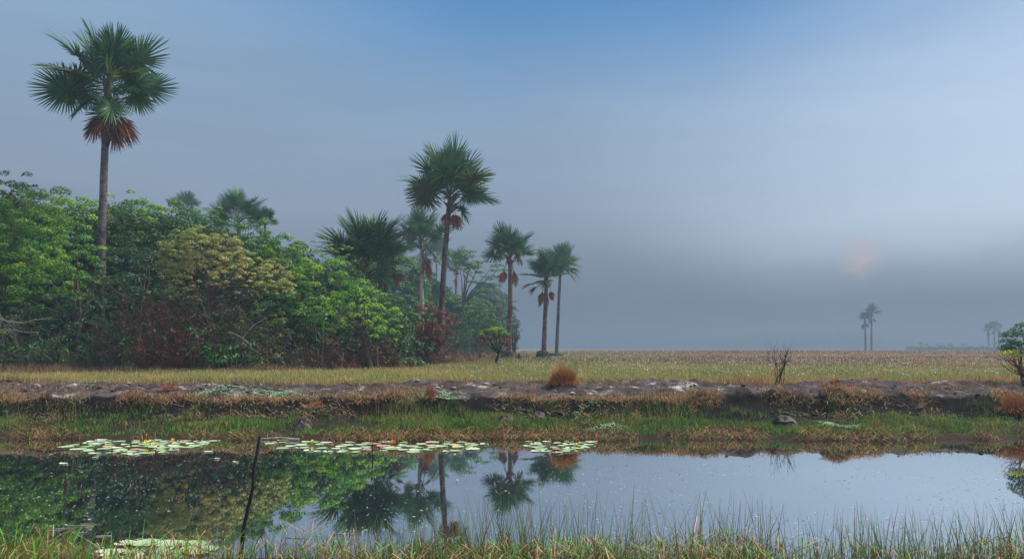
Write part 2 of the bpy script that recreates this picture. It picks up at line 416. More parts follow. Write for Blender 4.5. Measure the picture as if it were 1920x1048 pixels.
def dens_near(x):
    return np.interp(x, [-7.5, -5.0, -3.6, -3.0, -2.2, -1.6, 0, 2.6, 3.15, 3.5, 4.2, 7.5], [1, .95, .55, .5, .35, .8, 1, 1, .45, .18, .7, 1.1])
def build_reeds():
    def bl(P, h, w, L, C, nseg=4, sag=.0):
        """round-ish upright rush stems as thin ribbons with a bend"""
        n = len(P); a = rng.normal(0, .7, n); side = np.stack([np.cos(a), np.sin(a), 0 * a], 1) * w[:, None] * .5
        rows = []
        for s in range(nseg + 1):
            t = s / nseg
            p = P + np.stack([L[:, 0] * h * t ** 1.5, L[:, 1] * h * t ** 1.5, h * (t - sag * t * t)], 1)
            ww = 1 - .85 * t ** 2.5
            rows += [p - side * ww, p + side * ww]
        V = np.stack(rows, 1).reshape(-1, 3); m = 2 * (nseg + 1)
        f = np.array([[[2 * i, 2 * i + 1, 2 * i + 3], [2 * i, 2 * i + 3, 2 * i + 2]] for i in range(nseg)]).reshape(-1, 3)
        T = (np.arange(n)[:, None, None] * m + f[None]).reshape(-1, 3)
        return V, T, np.repeat(C, m, 0)
    parts = []
    n = 6400; x = rng.uniform(-8.5, 8.5, n); y = 9.15 + rng.normal(0, .32, n)
    cl = fbm(x, y, 1.6, 3, 101)
    k = (rng.random(n) < dens_near(x) * ss(.28, .62, cl)) & (x > -3.4); x, y, cl = x[k], y[k], cl[k]; n = len(x)
    h = (.2 + .7 * rng.random(n) ** 1.4) * np.interp(x, [-3, -1.5, -.2, .9, 2.8, 3.3, 4.6, 7], [.6, .7, 1.0, 1.05, 1.0, .8, .8, 1.0])
    C = varyc(np.where(rng.random((n, 1)) < .58, np.array([[.11, .20, .06]]), np.where(rng.random((n, 1)) < .5, np.array([[.16, .07, .05]]), np.array([[.11, .10, .05]]))), .4)
    P = pos(x, y, -.02); P[:, 2] = np.maximum(P[:, 2], -.15)
    parts.append(bl(P, h, rng.uniform(.005, .010, n), lean(n, .16), C))
    # a few long bent straws
    n = 150; x = rng.uniform(-3, 8, n); y = 9.2 + rng.normal(0, .3, n); P = pos(x, y, 0); P[:, 2] = np.maximum(P[:, 2], 0) + .05
    parts.append(bl(P, rng.uniform(.2, .5, n), np.full(n, .006), lean(n, 1.2), vary((.13, .07, .05), n, .4)))
    grass_obj('rush_foliage', parts, kind='stuff', label='thin grey-green and reddish rushes growing out of the near shallows', cat='rushes')
    # broader bright grass in the corner at the west end
    parts = []
    n = 900; x = rng.uniform(-8.5, -2.2, n); y = 9.05 + rng.normal(0, .28, n); k = rng.random(n) < np.interp(x, [-8, -5.2, -4.2, -2.4], [1, .8, .35, .15]); x, y = x[k], y[k]; n = len(x)
    P = pos(x, y, -.02); P[:, 2] = np.maximum(P[:, 2], -.12)
    h = rng.uniform(.15, .55, n) * np.interp(x, [-7, -5.4, -4, -2.4], [1.1, 1.0, .8, .7])
    C = varyc(np.where(rng.random((n, 1)) < .62, np.array([[.14, .36, .035]]), np.array([[.30, .13, .06]])), .35)
    parts.append(bl(P, h, rng.uniform(.010, .020, n), lean(n, .25), C, 5, .1))
    for (px, py, base, hh, w, lx) in ((52, 978, 1060, 0, .03, -.5), (68, 975, 0, 0, 0, 0), ):
        pass
    for (x0, h, w, L, sag) in ((-5.55, .62, .022, (.10, 0), 0), (-5.95, .42, .03, (-.9, .1), .35), (-4.35, .52, .018, (.06, 0), 0), (-4.0, .44, .016, (.35, 0), .3), (-5.0, .30, .016, (.5, .1), .1), (-6.15, .75, .012, (-.3, .1), .0), (-3.85, .36, .02, (.2, .1), 0)):
        P = pos(np.array([x0]), np.array([9.25]), 0); P[:, 2] = 0
        parts.append(bl(P, np.array([h]), np.array([w]), np.array([L]), np.array([[.16, .40, .05]]), 8, sag))
    grass_obj('broad_shore_grass', parts, kind='stuff', label='broad bright green grass blades at the near water edge corner', cat='grass')
    # straw litter
    parts = []
    n = 14000; x = rng.uniform(-9, 9, n); y = 8.88 + rng.normal(0, .30, n); cl = fbm(x, y, 1.3, 3, 103)
    k = rng.random(n) < np.interp(x, [-9, -4, -2.7, -2.0, 0, 2.8, 3.4, 4, 9], [.5, .3, .1, .8, 1, 1, .15, .6, 1]) * ss(.34, .56, cl); x, y, cl = x[k], y[k], cl[k]; n = len(x)
    P = pos(x, y, 0); P[:, 2] = np.maximum(P[:, 2], 0) + rng.random(n) ** 1.3 * .42 * cl
    parts.append(blades(P, rng.uniform(.04, .22, n), rng.uniform(.006, .012, n), lean(n, 1.5), varyc(np.where(rng.random((n, 1)) < .5, np.array([[.25, .16, .085]]), np.array([[.09, .18, .04]])), .65), .5, .9))
    n = 5000; x = rng.uniform(-9, 9, n); y = 8.9 + rng.normal(0, .25, n); k = rng.random(n) < dens_near(x); x, y = x[k], y[k]; n = len(x)
    P = pos(x, y, 0); P[:, 2] = np.maximum(P[:, 2], 0)
    parts.append(blades(P, rng.uniform(.1, .32, n), rng.uniform(.005, .010, n), lean(n, .4), varyc(np.where(rng.random((n, 1)) < .5, np.array([[.08, .2, .04]]), np.array([[.25, .14, .07]])), .4)))
    grass_obj('straw_litter', parts, 'straw', kind='stuff', label='tangled brown straw and short green shoots on the near bank', cat='straw')

# ---------------------------------------------------------------- tussocks and shrubs
def tussock(px, py, z, r, h, n, cols, label, spread=.55, name='grass_tussock'):
    c = on(px, py, z); c[2] = ground_z(c[0], c[1])
    a = rng.random(n) * 2 * pi; q = np.sqrt(rng.random(n)) * r
    P = np.stack([np.cos(a) * q * .36, np.sin(a) * q * .3, np.zeros(n)], 1)
    P[:, 2] = ground_z(P[:, 0] + c[0], P[:, 1] + c[1]) - c[2] - .02
    L = np.stack([np.cos(a), np.sin(a)], 1) * (q / r * spread)[:, None] + rng.normal(0, .17, (n, 2))
    hh = h * (.3 + .85 * rng.random(n) ** 1.6) * (1 - .45 * (q / r) ** 2)
    pick = rng.random(n); C = np.zeros((n, 3))
    edges = np.linspace(0, 1, len(cols) + 1)
    for i, cc in enumerate(cols):
        k = (pick >= edges[i]) & (pick <= edges[i + 1]); C[k] = vary(cc, k.sum(), .35)
    v1 = blades(P, hh, rng.uniform(.010, .02, n), L, C, .5)
    m = n // 6; a = rng.random(m) * 2 * pi                       # skirt of fallen straw
    P2 = np.stack([np.cos(a) * r * .5, np.sin(a) * r * .4, rng.random(m) * h * .2], 1)
    L2 = np.stack([np.cos(a), np.sin(a) - .2], 1) * rng.uniform(1.0, 4.5, (m, 1))
    v2 = blades(P2, np.full(m, .09), rng.uniform(.010, .02, m), L2, vary(cols[0], m, .4), .9)
    V = np.concatenate([v1[0], v2[0]]); T = np.concatenate([v1[1], v2[1] + len(v1[0])]); C = np.concatenate([v1[2], v2[2]])
    o = obj(name, mesh(name, V, T, M['straw'], None, C), loc=c)
    return tag(o, label, 'grass tussock')

def branchy(acc, p0, d, L, r, depth, spread=.5, up=.15, tips=None, k=5, nch=(2, 4), shrink=.68):
    """recursive bare branching"""
    n = 5; P = [np.array(p0, float)]; dd = np.array(d, float)
    for i in range(n):
        dd = dd + rng.normal(0, .13, 3); dd[2] += up * .2; dd /= np.linalg.norm(dd)
        P.append(P[-1] + dd * L / n)
    acc.add(*tube(P, np.linspace(r, r * .62, n + 1), k))
    if depth == 0:
        if tips is not None: tips.append(P[-1]); tips.append(P[-3])
        return
    for c in range(rng.integers(*nch)):
        i = rng.integers(2, n + 1); nd = dd + rng.normal(0, spread, 3); nd[2] += up; nd /= np.linalg.norm(nd)
        branchy(acc, P[i], nd, L * shrink * rng.uniform(.75, 1.15), r * .6, depth - 1, spread, up, tips, max(3, k - 1), nch, shrink)

def leaf_cloud(cent, rad, per, size, flat=.62, spread=.75, droop=.25, up=.55):
    """small leaf-sized folded faces spread through domed sprays"""
    nc = len(cent); per = np.broadcast_to(per, nc).astype(int); idx = np.repeat(np.arange(nc), per); n = len(idx)
    d = rng.normal(0, 1, (n, 3)); d[:, 2] = np.abs(d[:, 2]) * 1.0 - .35; d /= np.linalg.norm(d, axis=1)[:, None]
    rho = rng.uniform(.45, 1.0, n) ** .6
    P = cent[idx] + d * np.array([1, 1, flat]) * (rad[idx] * rho)[:, None]
    nm = d * spread + np.array([0, 0, up]) + rng.normal(0, .38, (n, 3)); nm /= np.linalg.norm(nm, axis=1)[:, None]
    t = rng.normal(0, 1, (n, 3)) + d * .8; t[:, 2] -= droop
    t -= nm * (t * nm).sum(1)[:, None]; t /= np.linalg.norm(t, axis=1)[:, None] + 1e-9
    b = np.cross(nm, t)
    s = size * rng.uniform(.6, 1.3, n)[:, None]
    tip = P + t * s * .5 - nm * s * .06; base = P - t * s * .5
    V = np.stack([base, P + b * s * .24 + nm * s * .07, tip, P - b * s * .24 + nm * s * .07], 1).reshape(-1, 3)
    q = np.arange(n)[:, None] * 4
    T = (q[:, None] + np.array([[0, 1, 2], [0, 2, 3]])[None]).reshape(-1, 3)
    cr = rng.random(nc)[idx]
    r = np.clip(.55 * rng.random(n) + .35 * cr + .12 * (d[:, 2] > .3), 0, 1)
    return V, T, np.repeat(r, 4)

def lobe_clusters(c, a, b, h, rel=1.0, low=-.45):
    """cluster centres over a lumpy ellipsoid"""
    area = 4 * pi * ((a * b) ** 1.6 / 3 + (a * h) ** 1.6 / 3 + (b * h) ** 1.6 / 3) ** (1 / 1.6)
    n = max(6, int(area * .62 * rel))
    i = np.arange(n) + .5; z = 1 - (1 - low) * i / n; ph = i * 2.399963 + rng.random() * 6
    rr = np.sqrt(np.clip(1 - z * z, 0, 1)); D = np.stack([rr * np.cos(ph), rr * np.sin(ph), z], 1) + rng.normal(0, .07, (n, 3))
    k = .72 + .42 * vnoise(D[:, 0] * 1.7 + c[0], D[:, 2] * 1.7 + D[:, 1] + c[1], 5) + rng.normal(0, .05, n)
    return c + D * np.array([a, b, h]) * k[:, None], n

def tree(name, label, base_px, Y, lobes, leaf, bark='bark', cat='tree', group=None, size=.21, dens=1.0, rel=1.25, trunk_r=.16, stems=1,
         limbs=11, crad=.62, low=-.75, two=None, bdepth=.8, spread_leaf=.75):
    bx = at(base_px, 700, Y)[0]; base = np.array([bx, Y, float(ground_z(bx, Y))])
    root = empty(name, base, label=label, cat=cat, group=group)
    allc = []; allr = []; lob = []
    for L in lobes:
        px, top, hw, bot = L[:4]; dy = L[4] if len(L) > 4 else 0
        YY = Y + dy; t = at(px, top, YY); bt = at(px, bot, YY); a = hw * YY / F; h = (t[2] - bt[2]) / 2
        c = np.array([t[0], YY, (t[2] + bt[2]) / 2])
        C, n = lobe_clusters(c, a * .95, a * bdepth, h * .98, rel, low)
        allc.append(C); sc = min(1.25, max(.55, a / 3.2)); allr.append(crad * sc * rng.uniform(.6, 1.35, n)); lob.append((c, a, h))
    C = np.concatenate(allc); Rr = np.concatenate(allr)
    per = np.clip(110 * dens * (Rr / .62) ** 2 * (.26 / size) ** 2 * .62, 12, 420)
    V, T, r = leaf_cloud(C, Rr, per, size, spread=spread_leaf)
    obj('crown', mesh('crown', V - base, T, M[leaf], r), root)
    if two:                                      # scattered leaves of a second colour in the crown
        k = rng.random(len(C)) < two[1]
        if k.sum():
            V, T, r = leaf_cloud(C[k], Rr[k] * 1.05, per[k] * .8, size, spread=spread_leaf)
            obj('blossom' if 'flower' in name else 'turning_leaves', mesh('leaves', V - base, T, M[two[0]], r), root)
    A = Acc()
    for s in range(stems):
        c, a, h = lob[s % len(lob)]
        b0 = base + np.array([rng.normal(0, .12 + .35 * (stems > 1)), rng.normal(0, .2), -.1]); top = c + np.array([rng.normal(0, a * .2), 0, -h * .2])
        m = (b0 + top) / 2 + rng.normal(0, .35, 3) * np.array([1, 1, .2])
        t = np.linspace(0, 1, 8)[:, None]; P = b0 * (1 - t) ** 2 + 2 * m * t * (1 - t) + top * t * t + rng.normal(0, .05, (8, 3))
        A.add(*tube(P, trunk_r / math.sqrt(stems) * np.linspace(1.25, .45, 8), 7))
        near = np.argsort(((C - c) ** 2).sum(1))[:]
        pick = rng.choice(near, min(limbs, len(near)), replace=False)
        for i in pick:
            s0 = P[rng.integers(3, 7)]; e = C[i]; mm = (s0 + e) / 2 + rng.normal(0, .25, 3) + np.array([0, 0, -.15])
            tt = np.linspace(0, 1, 6)[:, None]; Q = s0 * (1 - tt) ** 2 + 2 * mm * tt * (1 - tt) + e * tt * tt
            A.add(*tube(Q, trunk_r * .42 * np.linspace(1, .2, 6), 4))
    obj('trunk', A.mesh('trunk', M[bark], True, base), root)
    return root, C

# ---------------------------------------------------------------- fan palms
def fan_mesh(name, mat, dead=False, seed=0, n=54):
    """one costapalmate leaf: petiole along +X (1 m), fan radius about 1.1"""
    g = np.random.default_rng(seed + 100); A = Acc()
    t = np.linspace(0, 1, 7); dr = .10 if not dead else .03
    P = np.stack([t, 0 * t, -dr * t * t], 1); A.add(*tube(P, np.linspace(.030, .016, 7), 5), r=.35)
    H = P[-1]
    mxa = 158 if not dead else 62
    V = []; T = []; rr = []; q = 0
    torn = g.random() * 2 - 1
    for i in range(n):
        f = (i + .5) / n * 2 - 1; ph = R(mxa) * f + g.normal(0, .02)
        if (not dead and g.random() < .05) or (seed % 3 == 1 and abs(f - torn * .7) < .06): continue
        L = (1.0 - .14 * abs(f) ** 1.5) * g.uniform(.95, 1.02) * (1.0 if not dead else .85)
        cost = .16 * (1 - abs(f)) ** 1.2
        s = np.array([0, .28, .55, .8, 1.0]); w = np.array([.013, .036, .029, .020, .004]) * (1.0 if not dead else .7)
        x = H[0] + cost + np.cos(ph) * s * L; y = np.sin(ph) * s * L
        dp = (.16 + .12 * g.random()) if not dead else .25
        z = H[2] - .05 * cost + g.normal(0, .05) * s + .30 * np.abs(np.sin(ph)) * s * L - dp * (s * L) ** 2.2 - .10 * s * L * np.cos(ph)
        if dead: z = z + g.normal(0, .14) * s; y = y * .62 + g.normal(0, .06) * s
        c = np.stack([x, y, z], 1)
        tw = ph + g.normal(0, .15); sd = np.stack([-np.sin(tw) * np.ones(5), np.cos(tw) * np.ones(5), g.normal(0, .35) * np.ones(5)], 1)
        a = c + sd * w[:, None]; b = c - sd * w[:, None]; m = c + np.array([0, 0, .020]) * (w / .046)[:, None]
        V.append(np.stack([a, m, b], 1).reshape(-1, 3))
        for k in range(4):
            for u in (0, 1):
                i0 = q + 3 * k + u; T += [[i0, i0 + 1, i0 + 4], [i0, i0 + 4, i0 + 3]]
        rr.append(np.full(15, np.clip(.35 + .3 * g.normal(), 0, 1))); q += 15
    A.add(np.concatenate(V), np.array(T), np.concatenate(rr))
    return A.mesh(name, M[mat])

FAN = {}
def get_fans(kind):
    if kind not in FAN:
        mat = {'green': 'frond', 'olive': 'frond_olive', 'young': 'frond_young', 'dead': 'frond_dead'}[kind]
        FAN[kind] = [fan_mesh('frond' if kind != 'dead' else 'dead_frond', mat, kind == 'dead', s) for s in range(7)]
    return FAN[kind]

from mathutils import Matrix, Vector
def add_frond(root, hub, az, el, roll, sc, kind, plen=1.0, i=0, out=.12):
    me = get_fans(kind)[i % 7]
    o = obj('dead_frond' if kind == 'dead' else 'frond', me, root)
    M4 = Matrix.Rotation(az, 4, 'Z') @ Matrix.Rotation(-el, 4, 'Y') @ Matrix.Rotation(roll, 4, 'X')
    s = Matrix.Diagonal((sc * plen, sc, sc, 1))
    off = Vector((cos(az) * out, sin(az) * out, 0))
    loc = Vector([float(v) for v in hub]) + off
    o.matrix_local = Matrix.Translation(loc) @ M4 @ s
    return o

def palm(label, bpx, bpy, Y, cpx, cpy, rpx, bark='palmbark', r=.30, n=20, ndead=4, group=None, extra=(), elev=(82, -28), mound=None, seed=1,
         name='fan_palm', olive=.15, bend=0., deadk=1.0, az0=None):
    g = np.random.default_rng(seed)
    b = at(bpx, bpy, Y); zb = float(ground_z(b[0], Y)); base = np.array([b[0], Y, zb])
    hubw = at(cpx, cpy, Y); hub = hubw - base; Rm = rpx * Y / F
    root = empty(name, base, label=label, cat='palm', group=group)
    H = hub[2]
    t = np.linspace(0, 1, 16); P = np.stack([hub[0] * t + bend * np.sin(pi * t), g.normal(0, .02, 16).cumsum() * .3, H * t], 1); P[0, 2] = -.2
    P[-1] = hub
    rad = r * (1.12 - .34 * t + .03 * np.sin(t * 60)); rad[0] *= 1.25; rad[-1] *= .6
    A = Acc(); A.add(*tube(P, rad, 12)); obj('trunk', A.mesh('trunk', M[bark], True), root)
    sc = Rm / 2.15
    # old leaf bases under the crown
    A = Acc()
    for k in range(14):
        az = g.random() * 2 * pi; el = g.uniform(.3, 1.2); d = np.array([cos(az) * cos(el), sin(az) * cos(el), sin(el)]); p = hub + np.array([0, 0, -g.uniform(.1, .9) * sc])
        A.add(*tube([p, p + d * .35 * sc, p + d * .6 * sc + np.array([0, 0, -.04])], [.10 * sc, .06 * sc, .02], 5))
    obj('leaf_bases', A.mesh('leaf_bases', M['palmbark_brown']), root)
    n = int(round(n * .80))
    for i in range(n):
        u = (i + .5) / n; az = i * 2.399963 + (g.random() * 6 if az0 is None and i == 0 else 0) + seed * 1.7 + g.normal(0, .15)
        el = R(elev[0] + (elev[1] - elev[0]) * u ** 1.25 + g.normal(0, 5))
        kind = 'green' if u < .75 or g.random() > olive * 3 else 'olive'
        add_frond(root, hub, az, el, g.normal(0, .8), sc * g.uniform(.80, .94) * (1 if u > .15 else .9), kind, g.uniform(1.15, 1.5), int(g.integers(7)))
    for i in range(ndead):
        az = (0 if i % 2 else pi) + g.normal(0, .75)
        add_frond(root, hub + np.array([0, 0, -.35 * sc]), az, R(g.uniform(-84, -70)), g.normal(0, .4) + pi / 2, sc * .76 * deadk * g.uniform(.85, 1.1), 'dead', g.uniform(1.1, 1.7), int(g.integers(7)), out=.22 * sc)
    for (az, el, roll, k, kind) in extra:
        add_frond(root, hub + np.array([0, 0, -.2 * sc]), R(az), R(el), R(roll), sc * k, kind, 1.1, int(g.integers(7)))
    return root

def mound(px, py_top, py_base, hw, Y, label, mat='peat', name='root_mound', flat=.7):
    b = at(px, py_base, Y); z0 = float(ground_z(b[0], Y)); top = at(px, py_top, Y)[2]; w = hw * Y / F
    n, k = 11, 26; V = []; H = top - z0
    for i in range(n):
        t = i / (n - 1); rr = w * (1.12 - .45 * t ** .8) * (1 if i < n - 1 else .35) * (1 if i < n - 2 else .86)
        for j in range(k):
            a = j * 2 * pi / k
            q = 1 + (.55 if mat == 'clod' else .22) * (vnoise(cos(a) * 1.5 + b[0], sin(a) * 1.5 + t * 2.5, 3) - .5) + .3 * (vnoise(a * 3.2 + b[0], t * 5, 9) - .5) + (.35 * max(0, .2 - t) * (1 + sin(a * 5)))
            V.append((cos(a) * rr * q, sin(a) * rr * q * .8, H * t ** flat * (1 + (.8 if mat == 'clod' else .14) * (vnoise(cos(a) * 2 + 5, sin(a) * 2 + t, 4) - .5)) - .06))
    V.append((0, 0, H)); V = np.array(V); T = []
    for i in range(n - 1):
        for j in range(k):
            a0 = i * k + j; b0 = i * k + (j + 1) % k; T += [[a0, b0, b0 + k], [a0, b0 + k, a0 + k]]
    for j in range(k): T.append([(n - 1) * k + j, (n - 1) * k + (j + 1) % k, n * k])
    o = obj(name, mesh(name, V, T, M[mat], smooth=False), loc=(b[0], Y, z0))
    return tag(o, label, {'root_mound': 'mound', 'tree_stump': 'stump'}.get(name, 'soil clod'))

def tangle(name, label, px, top, bot, hw, Y, n, mat, leaf=None, nl=0, lsize=.14, arch=.5, cat='shrub', leaf2=None, vert=.5):
    """shrub of thin crossing twigs, with loose leaves"""
    c0 = at(px, bot, Y); base = np.array([c0[0], Y, float(ground_z(c0[0], Y))]); t = at(px, top, Y); H = t[2] - base[2]; a = hw * Y / F
    root = empty(name, base, label=label, cat=cat); A = Acc(); tips = []
    for i in range(n):
        p = np.array([rng.uniform(-1, 1) * a * .8, rng.uniform(-.6, .6) * a * .6, 0 if rng.random() < vert else rng.uniform(.1, .75) * H])
        d = np.array([rng.normal(0, .8), rng.normal(-.1, .5), rng.uniform(.2, 1.3)]); d /= np.linalg.norm(d)
        L = rng.uniform(.35, .8) * H * (1 if p[2] == 0 else .7); P = [p]
        for s in range(6):
            d = d + rng.normal(0, .12, 3) + np.array([0, 0, -arch * .16 * s / 3]); d /= np.linalg.norm(d); P.append(P[-1] + d * L / 6)
        P = np.array(P); P[:, 2] = np.clip(P[:, 2], 0, H * 1.02)
        rr = rng.uniform(.009, .028) * Y / 52
        A.add(*tube(P, rr * np.linspace(1, .35, 7), 3)); tips += [P[3], P[5], P[6]]
    obj('twigs', A.mesh('twigs', M[mat]), root)
    tips = np.array(tips)
    for lf, cnt, nm in ((leaf, nl, 'foliage'), (leaf2, nl // 3, 'turning_leaves')):
        if lf:
            C = tips[rng.integers(0, len(tips), max(4, cnt // 14))]
            V, T, r = leaf_cloud(C + rng.normal(0, .1, C.shape), np.full(len(C), .34), 14, lsize, flat=.8)
            obj(nm, mesh(nm, V, T, M[lf], r), root)
    return root

# ================================================================ the place
build_ground()
build_grass()
build_reeds()

# water: still, dark peat water with a faint film
def build_water():
    m, nt, o = newmat('still_water')
    n = noise(nt, .9, 3, mapscale=(1, 2.2, 1)); n2 = noise(nt, 9, 2)
    nrm = bump(nt, math_(nt, 'ADD', n, math_(nt, 'MULTIPLY', n2, .04)), .004, .07)
    d = nt.nodes.new('ShaderNodeBsdfDiffuse'); d.inputs[0].default_value = (.006, .008, .008, 1)
    g = nt.nodes.new('ShaderNodeBsdfGlossy'); g.inputs['Roughness'].default_value = .015; g.inputs[0].default_value = (.93, .97, 1, 1)
    nt.links.new(nrm, g.inputs['Normal'])
    fr = nt.nodes.new('ShaderNodeFresnel'); fr.inputs[0].default_value = 1.9; nt.links.new(nrm, fr.inputs['Normal'])
    f = math_(nt, 'MULTIPLY', math_(nt, 'ADD', fr.outputs[0], .42), 1.0); nt.nodes[-1].use_clamp = True
    mx = nt.nodes.new('ShaderNodeMixShader'); nt.links.new(f, mx.inputs[0]); nt.links.new(d.outputs[0], mx.inputs[1]); nt.links.new(g.outputs[0], mx.inputs[2])
    nt.links.new(mx.outputs[0], o.inputs[0])
    V = np.array([(-90, 8, 0), (90, 8, 0), (90, 24, 0), (-90, 24, 0)], float)
    me = mesh('water', V, np.array([[0, 1, 2, 3]]), m)
    tag(obj('water', me), kind='structure')
build_water()

# specks of duckweed and seed fluff
def specks():
    n = 6500; u = rng.random(n); y = 9.6 + 11 * u; x = rng.uniform(-.72, .72, n) * y
    k = rng.random(n) < ss(.35, .6, fbm(x, y, .7, 3, 111)) * .9 + .06; x, y = x[k], y[k]; n = len(x)
    r = rng.uniform(.006, .013, n) * np.where(rng.random(n) < .06, 1.7, 1)
    a = np.arange(5) * 2 * pi / 5
    V = np.stack([x[:, None] + np.cos(a)[None] * r[:, None] * 1.3, y[:, None] + np.sin(a)[None] * r[:, None], np.full((n, 5), .006)], 2).reshape(-1, 3)
    T = (np.arange(n)[:, None, None] * 5 + np.array([[0, 1, 2], [0, 2, 3], [0, 3, 4]])[None]).reshape(-1, 3)
    C = np.repeat(varyc(np.where(rng.random((n, 1)) < .5, np.array([[.36, .40, .38]]), np.array([[.03, .028, .02]])), .3), 5, 0)
    tag(obj('floating_specks', mesh('specks', V, T, M['straw'], None, C)), 'tiny pale specks of seed and duckweed floating on the pond', 'duckweed', kind='stuff')
    n = 14; P = []; A = Acc()
    for (px, py, L, an) in ((150, 985, .35, 5), (170, 982, .3, -4), (100, 994, .2, 8), (118, 990, .2, 12), (143, 997, .12, 0), (158, 998, .14, -3), (195, 1004, .2, 10), (262, 1010, .12, 30), (112, 1034, .3, 5), (40, 1036, .3, -6), (560, 1008, .4, -10), (640, 1000, .3, 15)):
        c = on(px, py, .006); d = np.array([cos(R(an)), sin(R(an)), 0]) * L / 2
        A.add(*tube([c - d, c, c + d], [.004, .006, .003], 4))
    tag(obj('floating_straw_litter', A.mesh('straws', M['bark_pale'])), 'thin pale straws lying flat on the dark water', 'straw', kind='stuff')
specks()

# ---------------------------------------------------------------- lily pads
def padmat(name, a, b, c):
    m, nt, o = newmat(name)
    oi = nt.nodes.new('ShaderNodeObjectInfo')
    cc = ramp(nt, [(0, a), (.5, b), (1, c)], oi.outputs['Random'])
    cc = mixc(nt, ramp(nt, [(.45, (0, 0, 0)), (.75, (.5, .5, .5))], noise(nt, 5, 4)), cc, (.25, .24, .08))
    princ(nt, o, cc, .45, spec=.5); return m
M['pad'] = padmat('lily_pad', (.17, .26, .13), (.27, .37, .22), (.40, .45, .33))
M['pad_red'] = padmat('ageing_lily_pad', (.30, .10, .07), (.36, .24, .22), (.50, .26, .10))
def pad_mesh(mat, seed):
    g = np.random.default_rng(seed); n = 34; A0 = R(9 + 8 * g.random())
    a = np.linspace(A0, 2 * pi - A0, n); V = [(0, 0, .004)]
    for rr, zz in ((.45, .004), (.85, .005), (1.0, .014)):
        q = 1 + .05 * np.sin(a * 3 + g.random() * 6) + .02 * g.normal(0, 1, n)
        V += [(cos(t) * rr * k * .165, sin(t) * rr * k * .165, zz + (.010 * max(0, sin(t * 2 + seed)) if rr == 1 else 0)) for t, k in zip(a, q)]
    T = []
    for j in range(n - 1):
        T.append([0, 1 + j, 2 + j])
        for k in range(2):
            i0 = 1 + k * n + j; T += [[i0, i0 + n, i0 + 1 + n], [i0, i0 + 1 + n, i0 + 1]]
    return mesh('lily_pad', np.array(V), np.array(T), mat)
PADS = [pad_mesh(M['pad'], s) for s in range(4)]; PADR = [pad_mesh(M['pad_red'], s + 9) for s in range(2)]
placed = []
def raft(x0, x1, y0, y1, n, label, group, redlabel, env=None, sc=(1.0, 1.35), red=.10, tries=60):
    for i in range(n):
        for _ in range(tries):
            px = rng.uniform(x0, x1); v = rng.uniform(y0, y1)
            if env is not None:
                lo, hi = np.interp(px, env[0], env[1]), np.interp(px, env[0], env[2])
                if not (lo <= v <= hi): continue
            c = on(px, v, .0); s = rng.uniform(*sc) * (.7 if rng.random() < .2 else 1)
            if c[1] > 21.15 + shore(np.array([c[0]]))[0]: continue
            if all((c[0] - q[0]) ** 2 + (c[1] - q[1]) ** 2 > (.138 * (s + q[2])) ** 2 for q in placed): break
        else: continue
        placed.append((c[0], c[1], s)); isr = rng.random() < red
        o = obj('lily_pad', (PADR if isr else PADS)[int(rng.integers(2 if isr else 4))], None, (c[0], c[1], .003 + .0015 * rng.random()))
        o.rotation_euler = (rng.normal(0, .015), rng.normal(0, .015), rng.random() * 2 * pi); o.scale = (s, s, 1)
        if isr: tag(o, redlabel, 'lily pad', group + ', ageing leaves')
        else: tag(o, label, 'lily pad', group)
raft(120, 408, 822, 854, 58, 'pale green round lily pad in the big raft with the most yellow blooms', 'lily pads of the raft west of the leaning stick', 'reddish ageing lily pad in the raft west of the leaning stick',
     ([120, 150, 200, 260, 330, 408], [838, 830, 824, 823, 824, 826], [841, 848, 853, 853, 848, 828]), sc=(.75, 1.2))
raft(505, 912, 819, 850, 62, 'pale green round lily pad in the long loose raft east of the leaning stick', 'lily pads of the long loose raft at the far bank', 'orange or purplish lily pad in the long loose raft',
     ([505, 560, 620, 700, 800, 880, 912], [828, 822, 820, 819, 826, 828, 830], [836, 848, 850, 848, 848, 846, 834]), sc=(.7, 1.15), red=.16)
raft(972, 1115, 826, 850, 26, 'pale green lily pad in the small raft under the russet tussock', 'lily pads of the small raft below the russet tussock', 'reddish lily pad in the small raft under the russet tussock',
     ([972, 1000, 1060, 1115], [828, 827, 827, 829], [838, 848, 850, 835]), sc=(.7, 1.1), red=.05)
raft(200, 400, 1012, 1052, 15, 'broad pale green lily pad close to the near shore grass', 'lily pads at the near shore', 'reddish lily pad at the near shore grass',
     ([200, 240, 300, 400], [1030, 1016, 1014, 1022], [1052, 1052, 1052, 1030]), sc=(1.1, 1.5), red=0.)

raft(90, 460, 824, 872, 9, 'stray pale lily pad floating loose around the western raft', 'stray lily pads', 'stray reddish lily pad near the western raft', sc=(.5, .8), red=0.)

